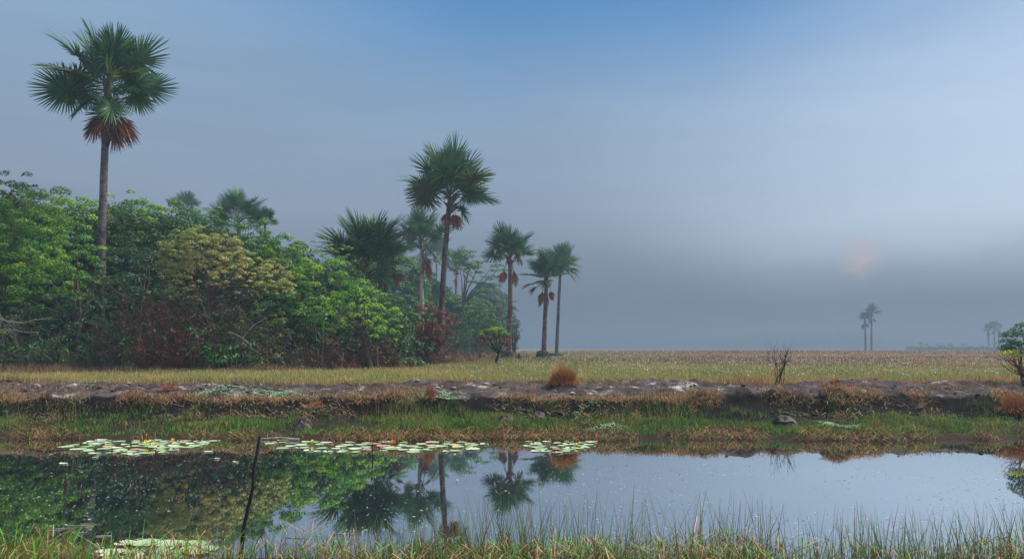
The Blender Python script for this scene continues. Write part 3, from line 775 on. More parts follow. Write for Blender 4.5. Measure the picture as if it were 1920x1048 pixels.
def simple_mat(name, c, rough=.5, tr=0):
    m, nt, o = newmat(name); n = noise(nt, 20, 3)
    princ(nt, o, mixc(nt, n, tuple(np.array(c) * .75), c), rough, spec=.3); return m
M['petal'] = simple_mat('yellow_petal', (.95, .72, .03)); M['petal_orange'] = simple_mat('orange_petal', (.75, .22, .03)); M['stalk'] = simple_mat('green_stalk', (.12, .22, .04))
def flower(px, py, z, label, mat='petal', s=1.):
    c = on(px, py, 0); root = empty('water_lily', c, label=label, cat='water lily', group='yellow water lilies in bloom' if mat == 'petal' else None)
    A = Acc(); A.add(*tube([(0, 0, -.03), (0.004, 0, z * .6), (0, 0, z)], [.006, .005, .005], 5)); obj('stalk', A.mesh('stalk', M['stalk']), root)
    A = Acc()
    for k in range(9):
        a = k * 2 * pi / 9 + rng.normal(0, .1); e = .5 + .5 * (k % 2); d = np.array([cos(a), sin(a), 0]); w = np.array([-sin(a), cos(a), 0]) * .018 * s
        p0 = np.array([0, 0, z]); p1 = p0 + d * .025 * s * (2 - e) + np.array([0, 0, .03 * s * e]); p2 = p0 + d * .04 * s * (1.6 - e * .6) + np.array([0, 0, .07 * s * e + .01])
        A.add(np.array([p0, p1 + w, p2, p1 - w]), [[0, 1, 2], [0, 2, 3]])
    obj('petals', A.mesh('petals', M[mat]), root)
flower(274, 836, .07, 'open yellow water lily bloom, tallest in the western raft', s=1.3)
flower(287, 841, .06, 'yellow water lily bloom at the front edge of the western raft', s=1.1)
flower(262, 838, .05, 'half-closed greenish yellow lily bud just west of the tallest bloom', s=.7)
flower(324, 830, .06, 'small yellow lily bloom toward the eastern tip of the western raft', s=.9)
flower(586, 833, .06, 'lone yellow lily bloom near the west end of the long raft', s=.9)
flower(718, 823, .05, 'yellow lily bloom behind the thin upright twig in the long raft', s=.8)
flower(853, 844, .06, 'yellow lily bud at the east end of the long raft', s=.7)
flower(1082, 838, .05, 'yellow lily bud in the small raft below the russet tussock', s=.8)
flower(737, 834, .03, 'curled orange water lily leaf standing up among the pads', 'petal_orange', 1.5)

# ---------------------------------------------------------------- sticks, tussocks, clods
A = Acc(); b = on(447, 1052, 0); b[2] = -.2
top = at(487, 818, b[1] + .15); mid1 = at(458, 985, b[1] + .04); mid2 = at(474, 915, b[1] + .1); mid3 = at(476, 880, b[1] + .1)
P = np.array([b, mid1, mid2, mid3, (mid3 + top) / 2 + [.004, 0, 0], top]); A.add(*tube(P - b, [.026, .024, .021, .023, .019, .016], 9))
A.add(*tube(np.array([mid2, mid2 + [.05, -.02, .035]]) - b, [.012, .004], 5))
A.add(*tube(np.array([mid3, mid3 + [-.04, -.01, .03]]) - b, [.010, .004], 5))
tag(obj('wooden_stake', A.mesh('stake', M['charred'], True), loc=b), 'dark crooked stick standing tall out of the water', 'stick')
A = Acc(); b = on(699, 868, 0); b[2] = -.1
A.add(*tube(np.array([b, at(698, 840, b[1]), at(701, 812, b[1])]) - b, [.012, .012, .006], 6))
A.add(*tube(np.array([at(698, 840, b[1]), at(694, 826, b[1])]) - b, [.006, .003], 5))
tag(obj('twig', A.mesh('twig', M['charred'], True), loc=b), 'thin dark twig standing in the long lily raft', 'twig')
A = Acc(); a0 = on(488, 822, .03); a1 = on(562, 824, .03)
A.add(*tube(np.array([a0, (a0 + a1) / 2 + [0, .02, .03], a1]) - a0, [.02, .035, .03], 7))
tag(obj('driftwood_pole', A.mesh('pole', M['bark_pale'], True), loc=a0), 'pale pole lying at the far water edge beside the stick top', 'log')

tussock(1056, 731, .95, .95, .95, 3600, [(.26, .11, .05), (.48, .19, .06), (.40, .22, .09), (.22, .20, .07)], 'big russet rounded grass tussock on top of the ashen bank')
tussock(806, 741, .93, .28, .78, 420, [(.30, .16, .09), (.26, .12, .06)], 'narrow upright brown grass tuft on the bank below the tall palm', .2)
tussock(1905, 745, .93, .85, .85, 2200, [(.24, .10, .05), (.30, .15, .07)], 'brown grass tussock under the shrub at the east end of the bank', .5)
tussock(318, 734, .95, .8, .35, 700, [(.30, .15, .09), (.27, .13, .07)], 'low spread brown tussock on the pale crust under the cream tree', .7)
tussock(1560, 737, .95, .7, .32, 700, [(.16, .08, .05), (.25, .12, .06)], 'low dark brown tussock just east of the bare shrub', .7)
tussock(1640, 752, .95, .5, .4, 420, [(.30, .15, .09), (.27, .13, .07)], 'thin brown tussock on pale crust nearer the east end shrub', .5)
tussock(590, 742, .93, .5, .35, 420, [(.33, .18, .12), (.27, .13, .07)], 'pinkish brown tussock on the bank above the dark clod', .5)
mound(571, 781, 800, 13, 22.6, 'dark bent soil clod on the turf shelf east of the stick', 'clod', 'soil_clod', .55)
mound(1470, 778, 797, 22, 23.2, 'long grey soil clod on the shelf below the bare shrub', 'clod', 'soil_clod', .5)
mound(1010, 770, 786, 12, 24.3, 'small dark clod in the shadowed step below the russet tussock', 'clod', 'soil_clod', .5)
mound(1130, 803, 812, 10, 22.2, 'flat mossy clod on the turf shelf in front of the smooth bank', 'clod', 'soil_clod', .5)
mound(165, 797, 806, 12, 23.0, 'low grey clod in the turf behind the western lily raft', 'clod', 'soil_clod', .5)
mound(1255, 806, 820, 14, 21.9, 'mossy grey clod at the water edge east of the small raft', 'clod', 'soil_clod', .5)
mound(950, 776, 788, 16, 24.0, 'straw-covered soil clod west of the russet tussock', 'clod', 'soil_clod', .5)

# crumbled peat lumps lying on the crust and at the foot of the step
def rubble():
    n = 5200; x = rng.uniform(-30, 30, n); u = rng.random(n) < .62
    y = np.where(u, rng.uniform(25.9, 33, n), 24.7 + rng.normal(0, .2, n)) + lip(x)
    k = rng.random(n) < ss(.38, .62, fbm(x, y, .8, 3, 121)); x, y, u = x[k], y[k], u[k]; n = len(x)
    r = .02 + .085 * rng.random(n) ** 3.5
    D = np.array([(0, 0, .8), (1, 0, 0), (.3, .95, .1), (-.8, .6, 0), (-.8, -.6, .1), (.3, -.95, 0), (0, 0, -.5)])
    V = D[None] * r[:, None, None] * rng.uniform(.6, 1.3, (n, 7, 1)) * np.array([1.3, 1, .8]); V = V + pos(x, y, 0)[:, None] + np.array([0, 0, .3])[None, None] * r[:, None, None]
    T = [[0, i, i % 5 + 1] for i in range(1, 6)] + [[6, i % 5 + 1, i] for i in range(1, 6)]
    T = (np.arange(n)[:, None, None] * 7 + np.array(T)[None]).reshape(-1, 3)
    C = np.where((rng.random((n, 1)) < .25) & u[:, None], np.array([[.28, .25, .25]]), np.array([[.04, .033, .034]]))
    tag(obj('soil_rubble', mesh('rubble', V.reshape(-1, 3), T, M['straw'], None, np.repeat(varyc(C, .4), 7, 0))), 'crumbled peat lumps strewn over the bare bank', 'rubble', kind='stuff')
rubble()

# bare shrub on the bank
def bare_shrub(px, py, Y, stems, L, label, r=.016, depth=3):
    b = at(px, py, Y); base = np.array([b[0], Y, float(ground_z(b[0], Y))]); root = empty('bare_shrub', base, label=label, cat='shrub'); A = Acc(); tips = []
    for s in range(stems):
        p = np.array([rng.uniform(-.25, .35), rng.normal(0, .08), -.05]); d = np.array([p[0] * 1.4 + rng.normal(0, .3), rng.normal(0, .15), 1.1]); d /= np.linalg.norm(d)
        branchy(A, p, d, L * rng.uniform(.75, 1.1), r, depth, .38, .28, tips, 5, (2, 4), .6)
    obj('branches', A.mesh('branches', M['charred'], True), root); return root, np.array(tips), base
bare_shrub(1462, 730, 32.5, 7, 1.0, 'leafless dark branching shrub alone on the open bank')

# shrub entering at the east end: dark green crown, yellow patch and bare twigs
b = at(1925, 735, 30.5); base = np.array([b[0], 30.5, float(ground_z(b[0], 30.5))])
root = empty('bank_shrub', base, label='dense dark green shrub with a yellow-leaved bough at the east end of the bank', cat='shrub'); A = Acc(); tips = []
for s in range(7):
    d = np.array([rng.normal(-.25, .5), rng.normal(0, .3), 1.0]); d /= np.linalg.norm(d); branchy(A, np.array([rng.normal(.1, .15), 0, -.05]), d, 1.0, .035, 2, .45, .2, tips, 6)
for s in range(6):
    d = np.array([-1.0, rng.normal(0, .3), .45 + .2 * rng.random()]); d /= np.linalg.norm(d); branchy(A, np.array([0, 0, .35 + .3 * rng.random()]), d, .62, .018, 2, .45, .15, None, 4)
obj('branches', A.mesh('branches', M['twig_red'], True), root)
def locs(px, py, Y): return at(px, py, Y) - base
C, n = lobe_clusters(locs(1945, 648, 30.5), 1.25, .9, .78, 3.2, -.6); C = np.concatenate([C, np.array([locs(1890, 650, 30.4), locs(1900, 640, 30.3), locs(1905, 652, 30.2), locs(1912, 630, 30.4), locs(1893, 630, 30.4), locs(1916, 645, 30.2), locs(1886, 640, 30.4), locs(1895, 625, 30.5), locs(1915, 612, 30.4), locs(1882, 655, 30.3)])])
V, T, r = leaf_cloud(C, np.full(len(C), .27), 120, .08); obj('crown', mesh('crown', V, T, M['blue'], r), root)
C = np.array([locs(x, y, 30.1) for x, y in ((1890, 662), (1900, 667), (1912, 670), (1880, 664), (1905, 660), (1918, 664))]); V, T, r = leaf_cloud(C, np.full(6, .24), 60, .085); obj('yellow_bough', mesh('bough', V, T, M['yellow'], r), root)
C = np.array([locs(x, y, 30.1) for x, y in ((1885, 690), (1905, 697), (1915, 688), (1895, 705), (1910, 715))]); V, T, r = leaf_cloud(C, np.full(5, .2), 14, .08); obj('sparse_leaves', mesh('sparse', V, T, M['mid'], r), root)

# ---------------------------------------------------------------- palms
palm('tallest fan palm rising over the forest, brown dead fans below its crown', 190, 640, 57, 202, 160, 108, r=.30, n=27, ndead=0, seed=3, elev=(86, -12), bend=-.12,
     extra=[(196, -4, 60, 1.1, 'green'), (170, 12, -50, .95, 'green'), (10, -10, -60, .82, 'green'), (-12, 10, 60, .85, 'green'), (225, -42, 10, .8, 'green'), (-50, -48, 0, .85, 'green'), (120, -50, 0, .8, 'green'),
            (200, -78, 80, 1.02, 'dead'), (-20, -74, 95, 1.1, 'dead'), (-5, -64, 75, 1.08, 'dead'), (-80, -80, 20, 1.0, 'dead'), (15, -80, 60, 1.1, 'dead')])
palm('tall fan palm with a full round crown over the maroon bush', 824, 680, 77, 844, 364, 92, 'palmbark_dark', r=.30, n=27, ndead=0, seed=5, elev=(88, 4), bend=-.15,
     extra=[(185, 2, 60, .82, 'olive'), (172, 24, 50, .8, 'green'), (-10, 6, 60, .75, 'green'), (5, 26, -50, .75, 'green'), (30, -40, 0, .6, 'green'), (200, -80, 80, .64, 'dead'), (-20, -74, 90, .7, 'dead'), (-5, -82, 80, .66, 'dead')])
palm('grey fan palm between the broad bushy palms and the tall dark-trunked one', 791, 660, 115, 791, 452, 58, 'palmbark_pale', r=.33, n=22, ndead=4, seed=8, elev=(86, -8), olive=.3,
     extra=[(190, -22, 0, .95, 'dead'), (-5, -40, 0, 1.0, 'olive'), (10, -86, 0, 1.1, 'dead')])
palm('broad bushy fan palm without visible trunk, a yellowish young leaf in front', 690, 690, 79, 688, 496, 92, 'palmbark_brown', r=.34, n=32, ndead=0, seed=11, elev=(88, 18),
     extra=[(-100, -4, 80, .62, 'young'), (-80, 4, 70, .60, 'young'), (-120, 6, 90, .55, 'young'), (-140, -20, 60, .7, 'olive'), (-45, -20, 60, .7, 'green')])
palm('smaller fan palm leaning against the broad bushy one, reddish dead fan at its side', 722, 690, 82, 724, 505, 43, 'palmbark_brown', r=.24, n=13, ndead=1, seed=14, elev=(70, -20),
     extra=[(-12, -22, 50, 1.0, 'dead'), (-25, -40, 30, .9, 'dead'), (0, 2, 20, 1.0, 'green')])
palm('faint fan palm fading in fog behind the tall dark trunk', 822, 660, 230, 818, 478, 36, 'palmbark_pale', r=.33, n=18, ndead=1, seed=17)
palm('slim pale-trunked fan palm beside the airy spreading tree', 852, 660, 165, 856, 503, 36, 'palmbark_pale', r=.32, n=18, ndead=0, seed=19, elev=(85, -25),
     extra=[(0, -40, 0, .8, 'dead'), (180, -86, 0, .9, 'dead')])
palm('fan palm with brown trunk and full skirt rising behind the little crooked tree', 953, 668, 104, 956, 478, 52, 'palmbark_brown', r=.34, n=26, ndead=6, seed=23, elev=(88, -8), olive=.3, bend=.15)
palm('leaning fan palm on a peaked dark mound, nearer of the eastern pair', 1019, 668, 109, 1025, 521, 47, 'palmbark_brown', r=.33, n=26, ndead=6, seed=26, elev=(88, -6), olive=.3,
     extra=[(190, -12, 0, 1.0, 'olive'), (200, -34, 0, .95, 'dead')])
palm('thin-trunked fan palm on a flat mound, farther of the eastern pair', 1043, 664, 138, 1051, 496, 40, 'palmbark', r=.30, n=22, ndead=0, seed=29, elev=(88, -4), extra=[(0, -24, 20, 1.0, 'green'), (-15, -40, 0, 1.0, 'olive'), (15, -8, 0, 1.0, 'green')])
palm('fan palm of few wide leaves above the forest crest behind the cream tree', 446, 660, 110, 448, 410, 60, r=.3, n=11, ndead=0, seed=33, elev=(80, -5), extra=[(178, 0, 50, 1.0, 'green'), (185, 28, 50, 1.0, 'green'), (0, 30, -40, .95, 'green'), (5, 5, 40, .9, 'green')])
palm('small olive fan palm low beside the wide-leaved crest palm', 500, 660, 88, 497, 415, 26, r=.2, n=10, ndead=0, seed=36, elev=(80, -40), olive=.5)
palm('small foggy fan palm on the forest crest between the tallest palm and the wide-leaved one', 345, 660, 190, 345, 392, 34, r=.3, n=16, ndead=0, seed=39, elev=(85, -5))
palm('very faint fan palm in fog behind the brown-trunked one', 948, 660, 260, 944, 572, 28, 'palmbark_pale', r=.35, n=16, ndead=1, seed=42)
palm('lower palm of the distant lone pair, with a long dead skirt', 1623, 655, 430, 1622, 597, 13, r=.5, n=20, ndead=9, seed=45, elev=(80, -20), deadk=1.3, group='lone pair of distant palms')
palm('distant palm of the lone pair on the plain, the higher one', 1634, 655, 430, 1634, 587, 17, r=.5, n=24, ndead=7, seed=47, elev=(80, -24), deadk=1.0, group='lone pair of distant palms')
palm('faint distant palm of the far trio, west one standing a little apart', 1854, 652, 600, 1852, 617, 11, r=.6, n=18, ndead=6, seed=50, group='far trio of foggy palms')
palm('faint distant palm of the far trio, middle and tallest one', 1865, 652, 600, 1864, 612, 12, r=.6, n=20, ndead=5, seed=52, group='far trio of foggy palms')
palm('faint distant palm of the far trio, east one beside the bank shrub', 1872, 652, 610, 1873, 615, 9, r=.6, n=18, ndead=5, seed=54, group='far trio of foggy palms')

mound(822, 655, 683, 17, 76.2, 'black root mound under the tall palm at the maroon bush')
mound(951, 656, 676, 13, 103.5, 'dark blocky root mound under the brown-trunked palm')
mound(1017, 656, 674, 14, 108.5, 'dark peaked root mound under the leaning palm')
mound(1042, 661, 668, 15, 137.5, 'flat low root mound under the thin-trunked palm', flat=.5)
mound(973, 662, 675, 3, 103, 'short dark upright stump between two root mounds', 'peat', 'tree_stump', .9)
mound(900, 662, 675, 3.4, 102, 'small pointed dark stump west of the little crooked tree', 'peat', 'tree_stump', .6)

# little crooked tree on the plain
def crooked():
    Y = 74; b = at(928, 686, Y); base = np.array([b[0], Y, float(ground_z(b[0], Y))])
    root = empty('crooked_tree', base, label='little crooked tree with flat green top and drooping brown leaves, alone on the plain', cat='tree')
    A = Acc(); tips = []; P = np.array([(0, 0, -.1), (.16, 0, .5), (.32, 0, 1.0), (.36, 0, 1.45)]); A.add(*tube(P, [.17, .13, .11, .09], 8))
    L = lambda px, py, dy=0: at(px, py, Y + dy) - base
    for (px, py, dy) in ((902, 630, 0), (912, 622, .6), (925, 622, -.6), (938, 620, .4), (948, 628, -.3), (953, 640, .2), (906, 640, -.5), (930, 628, .9), (942, 636, -.8), (918, 634, .3)):
        e = L(px, py, dy); s0 = P[2] + (P[3] - P[2]) * rng.random(); m = s0 * .5 + e * .5 + np.array([(e[0] - s0[0]) * .15, 0, -.15]); t = np.linspace(0, 1, 7)[:, None]
        Q = s0 * (1 - t) ** 2 + 2 * m * t * (1 - t) + e * t * t; A.add(*tube(Q, np.linspace(.07, .02, 7), 5)); tips.append(e)
        for k in range(3):
            q = e + rng.normal(0, .25, 3) * [1.2, 1, .5]; A.add(*tube([Q[4], (Q[4] + q) / 2, q], [.03, .02, .01], 3)); tips.append(q)
    obj('trunk', A.mesh('trunk', M['charred'], True), root); tips = np.array(tips)
    up = tips[tips[:, 2] > np.median(tips[:, 2])] + [0, 0, .12]; V, T, r = leaf_cloud(up, np.full(len(up), .36), 75, .15, flat=.5); obj('crown', mesh('crown', V, T, M['fresh'], r), root)
    lo = tips - [0, 0, .14]; V, T, r = leaf_cloud(lo, np.full(len(lo), .36), 34, .15, flat=.7, droop=1.2); obj('withered_leaves', mesh('withered', V, T, M['maroon'], r), root)
crooked()

# ---------------------------------------------------------------- forest trees
tree('broadleaf_tree', 'dark airy tree with reddish leaf tips at the far west end of the forest', -10, 60, [(10, 318, 66, 470)], 'dark', size=.24, dens=.8, two=('russet', .12), crad=.5)
tree('broadleaf_tree', 'bright green tree filling the forest corner west of the tallest palm', 40, 56, [(50, 366, 86, 560), (-10, 400, 80, 600)], 'fresh', trunk_r=.17)
tree('broadleaf_tree', 'low bright green tree in front of the foot of the tallest palm', 130, 52, [(132, 432, 60, 585), (90, 470, 60, 600)], 'fresh', limbs=20)
tree('broadleaf_tree', 'yellow-green tree just west of the tallest palm trunk, behind the low bright one', 150, 63, [(140, 366, 62, 500)], 'lime')
tree('broadleaf_tree', 'fresh green tree with lacy top east of the tallest palm trunk', 245, 64, [(232, 360, 62, 540), (290, 372, 50, 500)], 'fresh', two=('lime', .2))
tree('broadleaf_tree', 'dark feathery tree between the tallest palm and the cream tree', 250, 55, [(250, 452, 64, 610)], 'dark', dens=.85, size=.2, spread_leaf=.4)
tree('broadleaf_tree', 'mid green tree on the crest above the cream crown', 350, 70, [(345, 384, 60, 520), (405, 398, 48, 520)], 'mid')
tree('flowering_tree', 'cream-flowering tree with visible pale forked trunk at the forest front', 415, 53, [(385, 432, 78, 560), (332, 450, 34, 575, -.5), (450, 470, 60, 580, -1), (515, 490, 46, 590), (345, 520, 30, 590)], 'cream', 'bark', size=.15,
     dens=1.1, rel=3.0, two=('olive', .5), limbs=26, crad=.36, low=-.3, trunk_r=.2)
tree('broadleaf_tree', 'mid green crest tree below the wide-leaved crest palm', 470, 68, [(470, 412, 56, 540)], 'mid', two=('fresh', .2))
tree('broadleaf_tree', 'bright green tree just east of the cream crown', 520, 60, [(530, 438, 56, 560), (478, 446, 44, 560)], 'fresh', two=('lime', .3))
tree('broadleaf_tree', 'tree with lively green sprays sloping toward the bushy palms', 600, 58, [(590, 478, 58, 610), (545, 500, 44, 620)], 'fresh', two=('lime', .3))
tree('broadleaf_tree', 'small spray-like green tree touching the broad bushy palm', 635, 70, [(618, 448, 42, 540), (645, 470, 24, 530)], 'fresh', dens=.8, two=('lime', .25))
tree('broadleaf_tree', 'brightest lime green tree at the east end of the forest front', 690, 55, [(672, 528, 58, 640), (715, 560, 42, 655), (630, 550, 42, 640)], 'lime', two=('fresh', .3), limbs=26)
tree('broadleaf_tree', 'shaded green tree low under the sloping sprays', 560, 55, [(545, 560, 62, 665), (480, 590, 48, 670)], 'mid', two=('brown', .25), limbs=24)
tree('broadleaf_tree', 'dark understorey tree beneath the west corner, with pale bare boughs', 20, 53, [(25, 540, 60, 640), (-20, 560, 50, 650)], 'dark', 'bark_pale', two=('brown', .3), dens=.8, stems=2)
tree('broadleaf_tree', 'dusky bluish tree low beneath the foot of the tallest palm', 150, 54, [(150, 560, 75, 660)], 'blue', dens=.7, size=.2)
tree('bushy_tree', 'rounded maroon-leaved bush at the forest corner by the tall palm mound', 810, 69, [(805, 568, 42, 655), (835, 585, 28, 655), (780, 585, 26, 660)], 'maroon', 'twig_red', stems=4, size=.20, dens=1.0, two=('russet', .2), limbs=22)
tree('bushy_tree', 'dark green low bush at the foot of the maroon one', 770, 68, [(765, 618, 48, 684), (800, 640, 34, 684)], 'dark', stems=4, size=.22, low=-.8)
tree('broadleaf_tree', 'small lime-topped tree just behind the maroon bush', 800, 80, [(800, 560, 32, 640), (770, 590, 26, 650)], 'lime', size=.28)
tree('broadleaf_tree', 'misty round tree below the grey fan palm', 745, 140, [(740, 486, 60, 650), (700, 500, 40, 640)], 'mid', size=.5, crad=1.0, dens=1.1)
tree('broadleaf_tree', 'misty tree between the grey palm and the slim pale-trunked palm', 810, 165, [(800, 512, 48, 650)], 'mid', size=.5, crad=1.1)
tree('broadleaf_tree', 'misty pale green tree dropping to the plain behind the maroon bush', 865, 160, [(850, 552, 34, 650), (878, 562, 34, 655), (894, 596, 32, 666), (862, 600, 40, 668), (838, 575, 24, 640)], 'mid', size=.46, crad=1.0, low=-.8)
tree('broadleaf_tree', 'misty purplish brown tree at the end of the far forest edge', 915, 165, [(910, 572, 28, 668), (932, 590, 24, 668), (925, 562, 18, 630)], 'brown', size=.46, crad=1.0, low=-.8, two=('dark', .5))
tree('bushy_tree', 'thin greyish bush around the foot of the brown-trunked palm', 962, 108, [(960, 598, 18, 664)], 'blue', size=.26, dens=.45, low=-.8, stems=3)
tree('broadleaf_tree', 'foggy blue-green tree behind the end of the far forest edge', 905, 240, [(915, 535, 32, 650), (948, 580, 20, 655)], 'blue', size=.7, crad=1.4)

tree('broadleaf_tree', 'misty low green tree under the airy spreading tree', 885, 145, [(885, 585, 26, 664), (905, 560, 22, 640), (925, 590, 22, 666)], 'mid', size=.46, crad=.9)
def airy():
    Y = 150; b = at(880, 660, Y); base = np.array([b[0], Y, float(ground_z(b[0], Y))]); L = lambda px, py, dy=0: at(px, py, Y + dy) - base
    root = empty('airy_tree', base, label='open spreading tree with bare curved limbs and thin leaf layers against the fog', cat='tree'); A = Acc(); tips = []
    s0 = L(868, 570); A.add(*tube([np.array([0, 0, 0]), L(874, 610), s0], [.3, .26, .2], 7))
    for (px, py, dy) in ((870, 480, 0), (888, 474, 1), (905, 492, 0), (925, 500, 1), (932, 508, -1), (915, 520, 1), (900, 530, 0), (925, 536, 0), (880, 500, -1), (858, 490, 1), (895, 510, 2), (912, 545, -1)):
        e = L(px, py, dy); m = (s0 + e) / 2 + np.array([rng.normal(0, .5), 0, rng.uniform(.2, 1.0)]); t = np.linspace(0, 1, 9)[:, None]; Q = s0 * (1 - t) ** 2 + 2 * m * t * (1 - t) + e * t * t + rng.normal(0, .07, (9, 3))
        A.add(*tube(Q, np.linspace(.15, .03, 9), 5))
        for k in range(4): tips.append(e + rng.normal(0, 1, 3) * [.9, .8, .22])
    obj('trunk', A.mesh('trunk', M['bark'], True), root); tips = np.array(tips)
    V, T, r = leaf_cloud(tips, np.full(len(tips), .95), 34, .44, flat=.35); obj('crown', mesh('crown', V, T, M['mid'], r), root)
airy()

# understorey tangles, one thing each
tangle('twiggy_shrub', 'russet dying shrub of crossing twigs between tallest palm foot and cream tree', 290, 560, 688, 62, 51.5, 300, 'twig_red', 'russet', 2600, .15, leaf2='maroon')
tangle('twiggy_shrub', 'olive-brown twiggy thicket hanging close under the cream crown', 440, 560, 660, 52, 52.3, 240, 'twig', 'olive', 1500, .15, leaf2='brown', vert=.4)
tangle('twiggy_shrub', 'dark purplish twig thicket under the west half of the cream crown', 345, 545, 690, 50, 52.5, 260, 'twig', 'maroon', 2200, .16)
tangle('twiggy_shrub', 'grey arching twig thicket at the foot of the tallest palm', 205, 590, 692, 56, 51, 260, 'twig', 'dark', 1700, .16, leaf2='brown', arch=.9)
tangle('twiggy_shrub', 'dark leafy thicket with thin upright saplings, west corner of forest foot', 60, 590, 696, 66, 50.5, 240, 'twig', 'dark', 1800, .18, leaf2='mid', vert=.8)
tangle('twiggy_shrub', 'low dark thicket at the very west end beside the pale trunk', -20, 600, 698, 50, 50, 160, 'twig', 'dark', 1200, .18, vert=.7)
tangle('twiggy_shrub', 'leafy dark green thicket under the cream tree trunk', 430, 612, 692, 60, 52, 220, 'twig', 'blue', 1900, .22, leaf2='mid', vert=.8)
tangle('twiggy_shrub', 'brownish thicket right of the cream tree trunk', 520, 615, 690, 56, 53, 220, 'twig', 'brown', 1600, .17, leaf2='olive', vert=.8)
tangle('twiggy_shrub', 'purple-brown thicket with pale upright stems under the sloping sprays', 610, 620, 688, 56, 54, 240, 'twig', 'maroon', 1700, .17, leaf2='brown', vert=.85)
tangle('twiggy_shrub', 'reddish brown thicket under the brightest lime tree', 700, 630, 686, 58, 57, 240, 'twig_red', 'maroon', 1700, .18, leaf2='brown', vert=.8)
tangle('twiggy_shrub', 'low red-brown undershrub at the foot of the maroon bush', 815, 640, 684, 44, 74, 200, 'twig_red', 'maroon', 900, .2, vert=.7)
tangle('twiggy_shrub', 'misty brown brush along the far forest edge', 885, 645, 674, 60, 101, 220, 'twig_red', 'brown', 700, .24, vert=.9)
tangle('twiggy_shrub', 'thin leafless brush between the brown-trunked palm and the eastern pair', 985, 652, 672, 18, 106, 70, 'twig_red', None, 0, vert=.95)

def boughs(name, label, pts, Y, r, mat='bark_pale', cat='branch'):
    A = Acc(); o0 = at(*pts[0][0], Y)
    for path in pts:
        P = np.array([at(x, y, Y + .1 * i) for i, (x, y) in enumerate(path)]) - o0
        t = np.linspace(0, len(P) - 1, len(P) * 4); Q = np.stack([np.interp(t, np.arange(len(P)), P[:, k]) for k in range(3)], 1) + rng.normal(0, .02, (len(t), 3))
        A.add(*tube(Q, np.linspace(r, r * .35, len(t)), 6))
    return tag(obj(name, A.mesh(name, M[mat], True), loc=o0), label, cat)
boughs('dead_tree', 'pale bare trunk with crooked white boughs at the forest corner', [[(-14, 694), (-4, 640), (2, 600), (-6, 560)], [(2, 690), (6, 650), (4, 620)], [(0, 599), (25, 604), (45, 606), (62, 600), (78, 598), (98, 596)],
       [(2, 619), (30, 620), (50, 624), (70, 622), (74, 634), (80, 640)]], 49.6, .045, cat='dead tree')
boughs('dead_branch', 'pale slanting dead branch under the cream tree', [[(350, 668), (366, 644), (382, 618), (400, 605)], [(372, 632), (360, 612)]], 50.8, .035)
boughs('dead_branch', 'drooping pale bough at the east foot of the cream tree', [[(430, 622), (455, 634), (468, 645), (474, 656), (490, 664)], [(455, 634), (475, 610), (500, 596)]], 50.8, .035)
for i, (x, y0, y1, l) in enumerate(((566, 650, 690, 'bright thin yellowish sapling stem under the sloping sprays'), (598, 642, 690, 'pale thin sapling stem leaning slightly, under the sprays'), (556, 660, 690, 'short dark sapling stem beside the yellowish one'),
        (664, 655, 687, 'thin grey sapling stem under the west side of the lime tree'), (708, 650, 686, 'thin brown sapling stem under the lime tree centre'), (126, 640, 694, 'light green thin stem in the west thicket'), (113, 646, 695, 'grey-green thin stem beside the light green one'), (640, 652, 688, 'forked grey stem between sprays and lime tree'))):
    boughs('sapling', l, [[(x, y1), (x + rng.normal(0, 2), (y0 + y1) / 2), (x + rng.normal(0, 4), y0)]], 51 + (x > 500) * 2 + (x > 650) * 2, .032, 'bark_pale', 'sapling')

# big-leaved herbs at the forest foot
def herb(px, py, Y, label, n=9, s=.30):
    b = at(px, 695, Y); base = np.array([b[0], Y, float(ground_z(b[0], Y))]); h = at(px, py, Y)[2] - base[2]
    root = empty('broad_leaved_herb', base, label=label, cat='plant', group='broad-leaved herbs along the forest foot'); A = Acc(); C = []
    for k in range(3):
        p = np.array([rng.normal(0, .15), 0, 0]); e = p + np.array([rng.normal(0, .25), rng.normal(0, .1), h * rng.uniform(.75, 1)]); A.add(*tube([p, (p + e) / 2 + [.05, 0, 0], e], [.02, .017, .01], 4)); C += [e, p * .4 + e * .6]
    obj('stem', A.mesh('stem', M['stalk']), root); C = np.array(C)
    V, T, r = leaf_cloud(C, np.full(len(C), .32), n, s, flat=1, droop=1.0); obj('foliage', mesh('foliage', V, T, M['herb'], r), root)
for (px, py, Y, l) in ((60, 640, 49.6, 'big-leaved herb near the pale bare trunk'), (118, 652, 49.6, 'big-leaved herb by the light green stem'), (165, 650, 50, 'big-leaved herb below the dusky bluish tree'), (232, 632, 50, 'big-leaved herb at the west side of the russet shrub'),
        (388, 655, 50.6, 'bright big-leaved herb right of the slanting dead branch'), (408, 662, 50.6, 'bright big-leaved herb under the cream tree trunk'), (440, 640, 50.8, 'dark big-leaved herb beside the drooping pale bough'), (600, 585, 53, 'glossy big-leaved herb high in the shaded tree edge'), (362, 620, 51, 'small bright herb in the purplish thicket')):
    herb(px, py, Y, l)

